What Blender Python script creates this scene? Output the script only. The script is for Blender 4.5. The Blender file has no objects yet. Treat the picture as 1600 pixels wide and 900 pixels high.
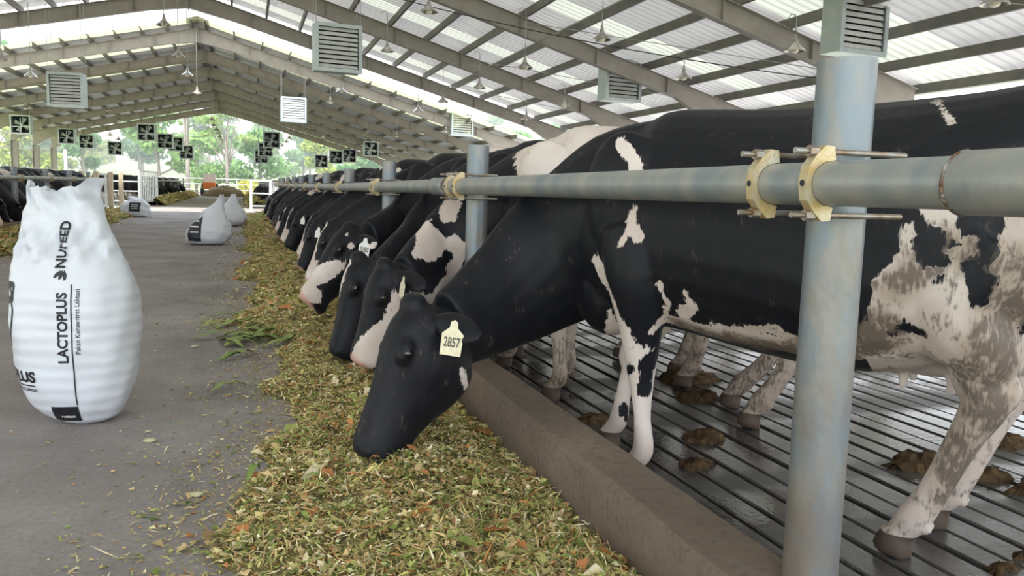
import bpy, math, random
import numpy as np
from mathutils import Vector, Matrix
from mathutils.bvhtree import BVHTree

R = math.radians
random.seed(7)
scene = bpy.context.scene
col = scene.collection

# ------------------------------------------------------------------ camera
F_PX = 1250.0                       # focal length in pixels of the 1600 x 900 frame
YAW, PITCH, ROLL = R(18.6), R(6.6), R(1.6)
CAM = Vector((0.0, 0.0, 1.17))
_f = Vector((math.sin(YAW)*math.cos(PITCH), math.cos(YAW)*math.cos(PITCH), -math.sin(PITCH)))
_r = Vector((math.cos(YAW), -math.sin(YAW), 0))
_u = _r.cross(_f)
_r2 = _r*math.cos(ROLL)+_u*math.sin(ROLL)
_u2 = -_r*math.sin(ROLL)+_u*math.cos(ROLL)
cam = bpy.data.objects.new('camera', bpy.data.cameras.new('camera'))
col.objects.link(cam)
cam.data.sensor_width = 36.0
cam.data.lens = F_PX/1600*36
cam.data.clip_end = 2000
cam.matrix_world = Matrix(((_r2.x, _u2.x, -_f.x, CAM.x), (_r2.y, _u2.y, -_f.y, CAM.y), (_r2.z, _u2.z, -_f.z, CAM.z), (0, 0, 0, 1)))
scene.camera = cam

# ------------------------------------------------------------------ sky, sun, exposure
world = bpy.data.worlds.new('World'); scene.world = world
world.use_nodes = True
wn = world.node_tree.nodes; wl = world.node_tree.links
bg = wn['Background']
tc = wn.new('ShaderNodeTexCoord'); sep = wn.new('ShaderNodeSeparateXYZ')
ramp = wn.new('ShaderNodeValToRGB')
wl.new(tc.outputs['Generated'], sep.inputs[0]); wl.new(sep.outputs['Z'], ramp.inputs[0]); wl.new(ramp.outputs[0], bg.inputs[0])
ramp.color_ramp.elements[0].position = 0.0; ramp.color_ramp.elements[0].color = (1.0, 1.0, 1.0, 1)
ramp.color_ramp.elements[1].position = 0.7; ramp.color_ramp.elements[1].color = (0.70, 0.83, 1.0, 1)
bg.inputs[1].default_value = 2.3
sun = bpy.data.objects.new('sun', bpy.data.lights.new('sun', 'SUN')); col.objects.link(sun)
sun.data.energy = 7.5; sun.data.angle = R(3.0); sun.data.color = (1.0, 0.96, 0.88)
sun.rotation_euler = (R(24), R(-12), 0)
scene.view_settings.view_transform = 'Standard'
scene.view_settings.look = 'None'
scene.view_settings.gamma = 1.0
scene.view_settings.use_curve_mapping = False
scene.view_settings.exposure = 0.50

# ------------------------------------------------------------------ helpers
ORD = ['first', 'second', 'third', 'fourth', 'fifth', 'sixth', 'seventh', 'eighth', 'ninth', 'tenth', 'eleventh', 'twelfth', 'thirteenth',
       'fourteenth', 'fifteenth', 'sixteenth', 'seventeenth', 'eighteenth', 'nineteenth', 'twentieth', 'twenty-first', 'twenty-second',
       'twenty-third', 'twenty-fourth', 'twenty-fifth', 'twenty-sixth', 'twenty-seventh', 'twenty-eighth', 'twenty-ninth', 'thirtieth',
       'thirty-first', 'thirty-second', 'thirty-third', 'thirty-fourth', 'thirty-fifth', 'thirty-sixth']

def tag(o, label=None, cat=None, group=None, kind=None):
    if label: o['label'] = label
    if cat: o['category'] = cat
    if group: o['group'] = group
    if kind: o['kind'] = kind
    return o

def link(o, parent=None):
    col.objects.link(o)
    if parent is not None: o.parent = parent
    return o

def empty(name, loc=(0, 0, 0), rz=0.0):
    o = bpy.data.objects.new(name, None); o.empty_display_size = .2
    col.objects.link(o); o.location = loc; o.rotation_euler = (0, 0, rz)
    return o

def copy_tree(o, parent=None):
    c = o.copy(); col.objects.link(c); c.parent = parent
    for ch in o.children: copy_tree(ch, c)
    return c

class MB:
    """collects simple solids and links them as one mesh object"""
    def __init__(s): s.v = []; s.f = []; s.m = []
    def add(s, vs, fs, mi=0):
        b = len(s.v); s.v += [tuple(p) for p in vs]
        for f in fs: s.f.append(tuple(i+b for i in f)); s.m.append(mi)
    def box(s, c, d, rot=None, mi=0):
        c = Vector(c); h = Vector(d)/2
        vs = [Vector((x*h.x, y*h.y, z*h.z)) for x in (-1, 1) for y in (-1, 1) for z in (-1, 1)]
        if rot is not None: vs = [rot @ p for p in vs]
        s.add([p+c for p in vs], [(0, 1, 3, 2), (4, 6, 7, 5), (0, 4, 5, 1), (2, 3, 7, 6), (0, 2, 6, 4), (1, 5, 7, 3)], mi)
        return s
    def tube(s, pts, rad, n=12, cap=True, mi=0, flat=None):
        """swept round section along pts; rad is a number or a list"""
        pts = [Vector(p) for p in pts]; k = len(pts)
        rad = [rad]*k if not hasattr(rad, '__len__') else rad
        rings = []; ref = None
        for i, p in enumerate(pts):
            d = (pts[min(i+1, k-1)]-pts[max(i-1, 0)])
            d = d.normalized() if d.length > 1e-9 else Vector((0, 0, 1))
            if ref is None: ref = Vector((0, 0, 1)) if abs(d.z) < .9 else Vector((1, 0, 0))
            a = (ref-d*ref.dot(d)); a = a.normalized() if a.length > 1e-6 else d.orthogonal().normalized()
            b = d.cross(a); ref = a
            ra, rb = (rad[i], rad[i]) if not hasattr(rad[i], '__len__') else rad[i]
            rings.append([p+a*ra*math.cos(2*math.pi*j/n)+b*rb*math.sin(2*math.pi*j/n) for j in range(n)])
        vs = [q for r in rings for q in r]; fs = []
        for i in range(k-1):
            for j in range(n):
                fs.append((i*n+j, i*n+(j+1) % n, (i+1)*n+(j+1) % n, (i+1)*n+j))
        if cap: fs += [tuple(range(n-1, -1, -1)), tuple(range((k-1)*n, k*n))]
        s.add(vs, fs, mi); return s
    def ell(s, c, r, rot=None, nu=16, nv=10, mi=0):
        c = Vector(c); vs = []; fs = []
        for i in range(nv+1):
            t = math.pi*i/nv
            for j in range(nu):
                a = 2*math.pi*j/nu
                p = Vector((r[0]*math.sin(t)*math.cos(a), r[1]*math.sin(t)*math.sin(a), r[2]*math.cos(t)))
                if rot is not None: p = rot @ p
                vs.append(p+c)
        for i in range(nv):
            for j in range(nu):
                fs.append((i*nu+j, (i+1)*nu+j, (i+1)*nu+(j+1) % nu, i*nu+(j+1) % nu))
        s.add(vs, fs, mi); return s
    def lathe(s, c, prof, n=16, mi=0, cap=False):
        vs = []; fs = []; k = len(prof)
        for r, z in prof:
            for j in range(n):
                a = 2*math.pi*j/n; vs.append((c[0]+r*math.cos(a), c[1]+r*math.sin(a), c[2]+z))
        for i in range(k-1):
            for j in range(n): fs.append((i*n+j, i*n+(j+1) % n, (i+1)*n+(j+1) % n, (i+1)*n+j))
        if cap: fs += [tuple(range(n-1, -1, -1)), tuple(range((k-1)*n, k*n))]
        s.add(vs, fs, mi); return s
    def prism(s, poly, axis, a, b, mi=0):
        """poly: 2-D outline; extruded along axis from a to b ('x': poly=(y,z), 'y': (x,z), 'z': (x,y))"""
        mk = {'x': lambda p, t: (t, p[0], p[1]), 'y': lambda p, t: (p[0], t, p[1]), 'z': lambda p, t: (p[0], p[1], t)}[axis]
        n = len(poly)
        vs = [mk(p, a) for p in poly]+[mk(p, b) for p in poly]
        fs = [tuple(range(n-1, -1, -1)), tuple(range(n, 2*n))]+[(i, (i+1) % n, n+(i+1) % n, n+i) for i in range(n)]
        s.add(vs, fs, mi); return s
    def mesh(s, name, mats, smooth=False):
        me = bpy.data.meshes.new(name); me.from_pydata(s.v, [], s.f)
        for m in (mats if isinstance(mats, (list, tuple)) else [mats]): me.materials.append(m)
        if any(s.m): me.polygons.foreach_set('material_index', s.m)
        if smooth:
            me.polygons.foreach_set('use_smooth', [True]*len(me.polygons))
            if smooth != 'all': me.set_sharp_from_angle(angle=R(40))
        me.validate(); me.update(); return me
    def build(s, name, mats, parent=None, smooth=False):
        return link(bpy.data.objects.new(name, s.mesh(name, mats, smooth)), parent)

def weld_normals(me):
    import bmesh
    bm = bmesh.new(); bm.from_mesh(me); bmesh.ops.recalc_face_normals(bm, faces=bm.faces); bm.to_mesh(me); bm.free()

def nd(m, t, **kw):
    n = m.node_tree.nodes.new(t)
    for k, v in kw.items():
        if k in n.inputs: n.inputs[k].default_value = v
        else: setattr(n, k, v)
    return n

def mat(name, color, rough=.6, metal=0.0, noise=None, bump=None, spec=.5, color2=None, nscale=6.0, detail=6.0, stretch=None, lo=.35, hi=.65):
    """Principled material; colour mixed with color2 by noise, optional bump=(scale,strength)"""
    m = bpy.data.materials.new(name); m.use_nodes = True
    b = m.node_tree.nodes['Principled BSDF']; L = m.node_tree.links
    b.inputs['Base Color'].default_value = (*color, 1); b.inputs['Roughness'].default_value = rough
    b.inputs['Metallic'].default_value = metal; b.inputs['Specular IOR Level'].default_value = spec
    t = nd(m, 'ShaderNodeTexCoord'); vec = t.outputs['Object']
    if stretch:
        mp = nd(m, 'ShaderNodeMapping'); mp.inputs['Scale'].default_value = stretch
        L.new(vec, mp.inputs[0]); vec = mp.outputs[0]
    if color2 is not None:
        n = nd(m, 'ShaderNodeTexNoise', Scale=nscale, Detail=detail); L.new(vec, n.inputs['Vector'])
        r = nd(m, 'ShaderNodeValToRGB'); L.new(n.outputs['Fac'], r.inputs[0])
        r.color_ramp.elements[0].position = lo; r.color_ramp.elements[0].color = (*color, 1)
        r.color_ramp.elements[1].position = hi; r.color_ramp.elements[1].color = (*color2, 1)
        L.new(r.outputs[0], b.inputs['Base Color'])
    if bump:
        n = nd(m, 'ShaderNodeTexNoise', Scale=bump[0], Detail=6.0); L.new(vec, n.inputs['Vector'])
        bp = nd(m, 'ShaderNodeBump', Strength=bump[1], Distance=.02); L.new(n.outputs['Fac'], bp.inputs['Height']); L.new(bp.outputs[0], b.inputs['Normal'])
    return m

def attr_mat(name, attr, rough=.7, trans=0.0):
    m = bpy.data.materials.new(name); m.use_nodes = True
    b = m.node_tree.nodes['Principled BSDF']; L = m.node_tree.links
    a = nd(m, 'ShaderNodeAttribute', attribute_name=attr); L.new(a.outputs['Color'], b.inputs['Base Color'])
    b.inputs['Roughness'].default_value = rough; b.inputs['Specular IOR Level'].default_value = .3
    if trans:
        tr = nd(m, 'ShaderNodeBsdfTranslucent'); L.new(a.outputs['Color'], tr.inputs[0])
        mx = nd(m, 'ShaderNodeMixShader', Fac=trans); out = m.node_tree.nodes['Material Output']
        L.new(b.outputs[0], mx.inputs[1]); L.new(tr.outputs[0], mx.inputs[2]); L.new(mx.outputs[0], out.inputs[0])
    return m

M = {}
M['galv'] = mat('galvanised_steel', (.25, .285, .30), .42, .45, color2=(.40, .39, .35), nscale=9, bump=(60, .08), stretch=(1, 1, .35))
M['galv_post'] = mat('galvanised_post_steel', (.21, .25, .28), .40, .40, color2=(.27, .265, .25), nscale=13, bump=(50, .10), stretch=(1, 1, .5), lo=.42, hi=.6)
M['brass'] = mat('yellow_zinc', (.52, .38, .16), .45, .45, color2=(.60, .55, .42), nscale=14, bump=(80, .15))
M['bolt'] = mat('bolt_steel', (.38, .37, .35), .4, .7, color2=(.25, .17, .10), nscale=25)
M['weld'] = mat('weld_bead', (.35, .36, .35), .5, .6, color2=(.16, .09, .05), nscale=30, bump=(90, .5))
M['frame'] = mat('brown_painted_steel', (.28, .247, .225), .6, 0, color2=(.335, .298, .27), nscale=3)
M['frame_grey'] = mat('grey_green_painted_steel', (.36, .38, .37), .55, 0, color2=(.42, .43, .40), nscale=3)
M['purlin'] = mat('purlin_steel', (.15, .145, .135), .55, .2, color2=(.20, .18, .16), nscale=4)
M['rod'] = mat('hanger_rod', (.42, .42, .41), .5, .4)
M['cable'] = mat('black_cable', (.02, .02, .02), .6)
M['shade'] = mat('lamp_shade_aluminium', (.52, .49, .45), .32, .75, color2=(.40, .37, .33), nscale=10)
M['bulb'] = mat('lamp_glass', (.9, .78, .66), .15)
M['fanbox'] = mat('fan_housing_zinc', (.46, .52, .55), .4, .5, color2=(.54, .58, .59), nscale=5)
M['louver'] = mat('fan_louvre', (.62, .64, .62), .4, .35, color2=(.52, .53, .50), nscale=6)
M['dark'] = mat('opening_shade_black', (.02, .025, .03), .7)  # flat black standing in for the shade inside openings
M['blade'] = mat('fan_blade', (.42, .45, .47), .35, .6)
M['white_gate'] = mat('white_painted_gate', (.75, .77, .76), .45, 0, color2=(.62, .62, .58), nscale=8)
M['wood'] = mat('cream_timber_post', (.62, .52, .38), .7, 0, color2=(.48, .38, .26), nscale=5, stretch=(4, 4, .6))
M['tag_paper'] = mat('ear_tag_plastic', (.80, .74, .52), .5, color2=(.66, .60, .42), nscale=60)
M['tag_white'] = mat('white_tag_plastic', (.82, .82, .78), .5)
M['ink'] = mat('black_ink', (.012, .013, .018), .55)
M['tag_ink'] = mat('tag_ink', (.10, .095, .07), .7)
M['eye'] = mat('cow_eye', (.004, .003, .003), .06, spec=.9)
M['orange'] = mat('orange_paint', (.85, .22, .04), .5)
M['manure'] = mat('manure', (.035, .021, .010), .85, color2=(.12, .075, .035), nscale=26, bump=(30, 1.0), spec=.2)
M['bark'] = mat('tree_bark', (.26, .23, .19), .9, color2=(.36, .32, .27), nscale=6, bump=(12, .6))

def post_dirt(m):
    """splashed mud on the lower part of the posts"""
    L = m.node_tree.links; b = m.node_tree.nodes['Principled BSDF']; src = b.inputs['Base Color'].links[0].from_socket
    t = nd(m, 'ShaderNodeTexCoord'); sp = nd(m, 'ShaderNodeSeparateXYZ'); L.new(t.outputs['Object'], sp.inputs[0])
    n = nd(m, 'ShaderNodeTexNoise', Scale=11.0, Detail=7.0); mp = nd(m, 'ShaderNodeMapping'); mp.inputs['Scale'].default_value = (1, 1, .45); L.new(t.outputs['Object'], mp.inputs[0]); L.new(mp.outputs[0], n.inputs['Vector'])
    a = nd(m, 'ShaderNodeMath', operation='MULTIPLY_ADD'); L.new(sp.outputs['Z'], a.inputs[0]); a.inputs[1].default_value = -.42; L.new(n.outputs['Fac'], a.inputs[2])
    r = nd(m, 'ShaderNodeMapRange'); L.new(a.outputs[0], r.inputs[0]); r.inputs[1].default_value = .12; r.inputs[2].default_value = .50; r.inputs[4].default_value = .8
    mx = nd(m, 'ShaderNodeMix', data_type='RGBA'); L.new(r.outputs[0], mx.inputs[0]); L.new(src, mx.inputs[6]); mx.inputs[7].default_value = (.20, .155, .115, 1); L.new(mx.outputs[2], b.inputs['Base Color'])
post_dirt(M['galv_post'])
# ------------------------------------------------------------------ ground, floors
def zf(y):                                  # the aisle climbs slightly towards the far shed
    return 0.0 if y < 14 else (y-14)*.0065

def strip(name, x0, x1, ys, m, z=0.0, thick=.2, nx=1):
    mb = MB(); xs = [x0+(x1-x0)*i/nx for i in range(nx+1)]
    for y in ys:
        for x in xs: mb.v.append((x, y, zf(y)+z))
    n = nx+1
    for i in range(len(ys)-1):
        for j in range(nx): mb.f.append((i*n+j, i*n+j+1, (i+1)*n+j+1, (i+1)*n+j)); mb.m.append(0)
    b = len(mb.v)
    for y in ys: mb.v += [(x0, y, zf(y)+z-thick), (x1, y, zf(y)+z-thick)]
    for i in range(len(ys)-1):
        mb.f.append((b+2*i, i*n, (i+1)*n, b+2*i+2)); mb.m.append(0)
        mb.f.append((i*n+nx, b+2*i+1, b+2*i+3, (i+1)*n+nx)); mb.m.append(0)
    return mb.build(name, m)

def concrete(name, c1, c2, c3, rough, wet=False):
    m = bpy.data.materials.new(name); m.use_nodes = True
    b = m.node_tree.nodes['Principled BSDF']; L = m.node_tree.links
    t = nd(m, 'ShaderNodeTexCoord')
    n1 = nd(m, 'ShaderNodeTexNoise', Scale=.9, Detail=9.0, Roughness=.65); n2 = nd(m, 'ShaderNodeTexNoise', Scale=42.0, Detail=4.0)
    L.new(t.outputs['Object'], n1.inputs[0]); L.new(t.outputs['Object'], n2.inputs[0])
    r = nd(m, 'ShaderNodeValToRGB'); L.new(n1.outputs['Fac'], r.inputs[0])
    r.color_ramp.elements[0].position = .32; r.color_ramp.elements[0].color = (*c1, 1)
    r.color_ramp.elements[1].position = .68; r.color_ramp.elements[1].color = (*c2, 1)
    mx = nd(m, 'ShaderNodeMix', data_type='RGBA'); L.new(r.outputs[0], mx.inputs[6]); mx.inputs[7].default_value = (*c3, 1)
    r2 = nd(m, 'ShaderNodeMapRange'); L.new(n2.outputs['Fac'], r2.inputs[0]); r2.inputs[1].default_value = .5; r2.inputs[2].default_value = .75; r2.inputs[4].default_value = .55
    L.new(r2.outputs[0], mx.inputs[0]); L.new(mx.outputs[2], b.inputs['Base Color'])
    bp = nd(m, 'ShaderNodeBump', Strength=.25 if not wet else .12, Distance=.01); L.new(n2.outputs['Fac'], bp.inputs['Height']); L.new(bp.outputs[0], b.inputs['Normal'])
    b.inputs['Roughness'].default_value = rough
    if wet:
        n3 = nd(m, 'ShaderNodeTexNoise', Scale=1.7, Detail=5.0); L.new(t.outputs['Object'], n3.inputs[0])
        r3 = nd(m, 'ShaderNodeMapRange'); L.new(n3.outputs['Fac'], r3.inputs[0]); r3.inputs[1].default_value = .44; r3.inputs[2].default_value = .58; r3.inputs[3].default_value = .04; r3.inputs[4].default_value = .50; b.inputs['Specular IOR Level'].default_value = 1.0
        L.new(r3.outputs[0], b.inputs['Roughness'])
    return m

M['aisle'] = concrete('aisle_concrete', (.18, .155, .146), (.335, .305, .290), (.15, .125, .116), .75)
M['kerb'] = concrete('kerb_concrete', (.085, .060, .043), (.205, .155, .115), (.06, .043, .031), .8)
M['slat'] = concrete('wet_slat_concrete', (.040, .035, .031), (.090, .084, .080), (.030, .022, .015), .3, wet=True)
M['grass'] = mat('meadow_grass', (.20, .25, .09), .9, color2=(.33, .36, .16), nscale=.35, detail=8)
M['yard'] = concrete('pale_yard_concrete', (.42, .40, .37), (.52, .50, .47), (.35, .33, .30), .8)

KL, KR = 1.09, 1.30           # right kerb, both faces
AX = -1.8                     # ridge line
LKR, LKL = -4.62, -4.83       # left kerb faces
ys = [-4, 14]+list(range(20, 105, 6))
o = strip('floor', LKR+.02, KL+.02, ys, M['aisle']); tag(o, 'grey concrete feed aisle running between the two cow rows', 'floor', kind='structure')
o = strip('floor_cow_bed_under', KR-.02, 14.2, ys, M['slat'], z=-.16); o.name = 'floor_channel'; tag(o, 'dark wet channel floor beneath the grooved slats', 'floor', kind='structure')
# grooved slats, parallel to the aisle
slat_root = empty('floor_slatted'); tag(slat_root, 'wet grooved concrete slats the right-hand cows stand on', 'floor', kind='structure')
def slat_mesh(w):
    mb = MB(); h = w/2; c = .006
    prof = [(-h, -.10), (h, -.10), (h, -c), (h-c, 0), (-h+c, 0), (-h, -c)]
    yy = [-1, 14, 33]
    for y in yy: mb.v += [(p[0], y, p[1]+zf(y)) for p in prof]
    n = 6
    for i in range(2):
        for j in range(n): mb.f.append((i*n+j, i*n+(j+1) % n, (i+1)*n+(j+1) % n, (i+1)*n+j)); mb.m.append(0)
    return mb.mesh('slat', M['slat'])
wide, thin = slat_mesh(.128), slat_mesh(.108)
x = KR+.02; k = 0
while x < 9.2:
    w = .128 if k % 2 == 0 else .108
    s_ = link(bpy.data.objects.new('slat', wide if k % 2 == 0 else thin), slat_root); s_.location = (x+w/2, 0, random.uniform(-.004, .002))
    x += w+(.016 if k % 2 else .026); k += 1
o = strip('floor_resting_area', 9.2, 14.2, ys, M['yard'], z=.02); tag(o, 'pale concrete resting area floor under the right eave', 'floor', kind='structure')
o = strip('floor_left_pen', -14.9, LKL, ys, M['yard'], z=0); tag(o, 'concrete pen floor behind the left cow row', 'floor', kind='structure')
# kerbs (worn edges)
def kerb(name, x0, x1, y0, y1, label, h=.27, step=.25):
    mb = MB(); n = int((y1-y0)/step); rnd = random.Random(int(x0*100)+int(y0))
    prof = [(x0-.012, -.05), (x0-.005, .12), (x0, h-.018), (x0+.018, h), (x1-.018, h), (x1, h-.018), (x1+.004, -.12)]
    for i in range(n+1):
        y = y0+(y1-y0)*i/n
        for px, pz in prof: mb.v.append((px+rnd.uniform(-.004, .004), y, pz+zf(y)+rnd.uniform(-.005, .005)))
    m = len(prof)
    for i in range(n):
        for j in range(m-1): mb.f.append((i*m+j, i*m+j+1, (i+1)*m+j+1, (i+1)*m+j)); mb.m.append(0)
    mb.f += [tuple(range(m)), tuple(range(n*m+m-1, n*m-1, -1))]; mb.m += [0, 0]
    o = mb.build(name, M['kerb'], smooth=True); tag(o, label, 'kerb', kind='structure'); return o
kerb('trim_1', KL, KR, -1, 31.4, 'brown concrete feed kerb in front of the right-hand cows')
kerb('trim_2', LKL, LKR, 8, 31.4, 'concrete feed kerb in front of the left-hand cows', step=.6)
kerb('trim_3', KL, KR, 39, 76, 'concrete feed kerb of the far shed on the right', step=1.5)
kerb('trim_4', LKL, LKR, 39, 76, 'concrete feed kerb of the far shed on the left', step=1.5)
# outside ground with a meadow bank
mb = MB(); N = 60
for j in range(N+1):
    for i in range(N+1):
        X = -220+440*i/N; Y = -60+460*j/N
        z = -.3+zf(min(max(Y, 0), 100))
        z += max(0, Y-95)*.035+max(0, abs(X+2)-19)*.05*(1 if Y > 20 else .3)
        mb.v.append((X, Y, z))
for j in range(N):
    for i in range(N):
        a = j*(N+1)+i; mb.f.append((a, a+1, a+N+2, a+N+1)); mb.m.append(0)
o = mb.build('ground', M['grass'], smooth='all'); tag(o, 'green meadow ground around the sheds', 'ground', kind='structure')
o = strip('bounce_yard_right', 14.2, 40, [-30, 14, 60, 104], M['yard'], z=-.1); tag(o, 'pale concrete yard added outside the right side of the sheds to bounce light', 'yard', kind='structure')  # pale slab added to bounce sunlight up under the right roof

# ------------------------------------------------------------------ roofs and frames
ZR = 8.28; ML, MR = .24, .285; XE_R, XE_L = 13.9, -15.0
def zroof(x): return ZR-MR*(x-AX) if x > AX else ZR-ML*(AX-x)

def sheet_mat(name, c, trans=0.0, c2=None):
    m = bpy.data.materials.new(name); m.use_nodes = True
    b = m.node_tree.nodes['Principled BSDF']; L = m.node_tree.links
    t = nd(m, 'ShaderNodeTexCoord'); n = nd(m, 'ShaderNodeTexNoise', Scale=.8, Detail=5.0); L.new(t.outputs['Object'], n.inputs[0])
    r = nd(m, 'ShaderNodeValToRGB'); L.new(n.outputs['Fac'], r.inputs[0])
    r.color_ramp.elements[0].position = .35; r.color_ramp.elements[0].color = (*c, 1)
    r.color_ramp.elements[1].position = .7; r.color_ramp.elements[1].color = (*(c2 or [v*.88 for v in c]), 1)
    L.new(r.outputs[0], b.inputs['Base Color']); b.inputs['Roughness'].default_value = .42; b.inputs['Metallic'].default_value = .25 if not trans else 0
    if trans:
        tr = nd(m, 'ShaderNodeBsdfTranslucent'); L.new(r.outputs[0], tr.inputs[0]); mx = nd(m, 'ShaderNodeMixShader', Fac=trans)
        L.new(b.outputs[0], mx.inputs[1]); L.new(tr.outputs[0], mx.inputs[2]); L.new(mx.outputs[0], m.node_tree.nodes['Material Output'].inputs[0])
    return m
M['sheet'] = sheet_mat('corrugated_sheet_brightened', (.77, .735, .72), .10)  # pale tone and slight translucency added to brighten the near roof underside
M['sheet_far'] = sheet_mat('corrugated_sheet_dimmed', (.50, .50, .49), .02)  # darker copy of the near sheet, dimness of the far roof in its colour
M['sky_sheet'] = sheet_mat('translucent_roof_sheet', (.70, .70, .61), .24, (.63, .64, .55))

def sheet_mesh(side, m, w=1.0):
    """one corrugated sheet: trapezoid ribs across its width, running down the slope"""
    mb = MB(); ribs = 4; prof = []
    for i in range(ribs):
        a = w*i/ribs; q = w/ribs
        prof += [(a, 0), (a+q*.62, 0), (a+q*.72, .035), (a+q*.90, .035)]
    prof.append((w, 0))
    xe = XE_R+.5 if side > 0 else XE_L-.5
    xa = AX+.02*side
    for (y, h) in prof: mb.v += [(xa, y, zroof(xa)+h+.02), (xe, y, zroof(xe)+h+.02)]
    for i in range(len(prof)-1): mb.f.append((2*i, 2*i+1, 2*i+3, 2*i+2)); mb.m.append(0)
    return mb.mesh('roof_sheet', m)
M['sky_sheet_far'] = sheet_mat('yellowish_translucent_sheet', (.72, .73, .48), .30, (.64, .68, .44))
sheets = {(s, t): sheet_mesh(s, M[['sheet', 'sky_sheet', 'sheet_far', 'sky_sheet_far'][t]]) for s in (-1, 1) for t in range(4)}

def c_section(x, y0, y1, z, side):
    mb = MB(); w, h, t = .065, .20, .012
    mb.box((x, (y0+y1)/2, z-h/2), (t, y1-y0, h)); mb.box((x+side*w/2, (y0+y1)/2, z-t/2), (w, y1-y0, t)); mb.box((x+side*w/2, (y0+y1)/2, z-h+t/2), (w, y1-y0, t))
    return mb

def frame(name, y, label, m, xr=XE_R-.25, xl=XE_L+.25, zb=0.0):
    root = empty(name, (0, y, 0)); tag(root, label, 'roof frame', kind='structure')
    for side, xe, sl in ((1, xr, MR), (-1, xl, ML)):
        mb = MB()
        d0, d1 = .50, .40                                  # depth of the rafter at ridge and eave
        top = lambda x: zroof(x)-.22
        def low(x):
            t = abs(x-AX)/abs(xe-AX); d = d0+(d1-d0)*t
            if t > .84: d += (t-.84)/.16*.75
            if t < .10: d += (.10-t)/.10*.10
            return top(x)-d
        xs = [AX+(xe-AX)*t for t in (0, .05, .10, .3, .5, .7, .84, .92, 1)]
        poly = [(x, top(x)) for x in xs]+[(x, low(x)) for x in reversed(xs)]
        mb.prism(poly, 'y', -.006, .006)
        for fn in (top, low):
            for i in range(len(xs)-1):
                a, b = xs[i], xs[i+1]
                mb.prism([(a, fn(a)-.008), (b, fn(b)-.008), (b, fn(b)+.008), (a, fn(a)+.008)], 'y', -.10, .10)
        mb.build('rafter', m, root)
        for i in range(1, 7):                              # web stiffeners
            x = AX+(xe-AX)*i/7.3; st = MB(); st.box((x, 0, (top(x)+low(x))/2), (.014, .19, top(x)-low(x)-.02)); st.build('stiffener', m, root)
        c = MB(); zt = low(xe)+.1
        c.box((xe-side*.2, 0, (zt+zb)/2), (.40, .012, zt-zb)); c.box((xe, 0, (zt+zb)/2), (.014, .22, zt-zb)); c.box((xe-side*.4, 0, (zt+zb)/2), (.014, .22, zt-zb))
        c.build('column', m, root)
    g = MB(); g.box((AX, 0, ZR-.52), (.03, .24, .72)); g.build('ridge_plate', m, root)
    return root

def shed(name, y0, y1, frames, fm, words, far=0):
    root = empty(name); tag(root, 'corrugated metal roof over the %s' % words, 'roof', kind='structure')
    n = int(round(y1-y0))
    for side in (-1, 1):
        for i in range(n):
            y = y0+i
            t = any((0.9 < fy-y < 1.95 or (far and .9 < fy-y < 2.95)) for fy in frames)
            link(bpy.data.objects.new('skylight_sheet' if t else 'roof_sheet', sheets[(side, (1 if t else 0)+2*far)]), root).location = (0, y, 0)
        xe = XE_R if side > 0 else XE_L; k = 13
        for i in range(k+1):
            x = AX+side*.25+(xe-AX-side*.25)*i/k
            c_section(x, y0, y1, zroof(x), side).build('purlin', M['purlin'], root)
    rc = MB(); rc.prism([(AX-.45, zroof(AX-.45)+.07), (AX, ZR+.10), (AX+.45, zroof(AX+.45)+.07), (AX, ZR+.13)], 'y', y0, y1); rc.build('ridge_cap', M['sheet'], root)
    g = MB(); g.box((XE_R+.55, (y0+y1)/2, zroof(XE_R)-.05), (.14, y1-y0, .16)); g.build('gutter', M['galv'], root)
    g = MB(); g.box((XE_L-.55, (y0+y1)/2, zroof(XE_L)-.05), (.14, y1-y0, .16)); g.build('gutter', M['galv'], root)
    for i, fy in enumerate(frames):
        frame('steel_frame', fy, '%s steel portal frame of the %s, counted from the camera' % (ORD[i], words), fm)
    return root
NEAR = [2.1, 8.0, 13.9, 19.75, 25.65, 31.5]
FAR = [38.6+5.9*i for i in range(7)]
shed('roof_near', -5, 32, NEAR, M['frame'], 'near shed')
shed('roof_far', 37.6, 75.6, FAR, M['frame'], 'far shed', 1)
# tie rods and conduit under the near right roof
def rod(name, a, b, r, m, label, cat, group=None):
    o = MB().tube([a, b], r, 6).build(name, m, smooth=True); tag(o, label, cat, group); return o
rod('conduit_pipe', (7.2, 2, zroof(7.2)-.62), (7.2, 31, zroof(7.2)-.62), .022, M['rod'], 'thin pale conduit pipe running under the right roof slope', 'pipe')
def sag(name, a, b, drop, r, m, label):
    a, b = Vector(a), Vector(b); pts = [a.lerp(b, i/14)-Vector((0, 0, drop*4*(i/14)*(1-i/14))) for i in range(15)]
    o = MB().tube(pts, r, 5).build(name, m, smooth=True); tag(o, label, 'cable'); return o
sag('cable', (2.6, 19.6, 5.9), (13.0, 14.0, 3.7), .25, .012, M['cable'], 'black cable sagging under the right roof slope')
for i in range(4):
    ya, yb = NEAR[1+i], NEAR[2+i]
    rod('brace_rod', (12.6, ya, zroof(12.6)-.35), (6.6, yb, zroof(6.6)-.35), .009, M['rod'], '%s diagonal brace rod under the right roof slope, counted from the camera' % ORD[i], 'rod', 'roof brace rods')
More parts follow.
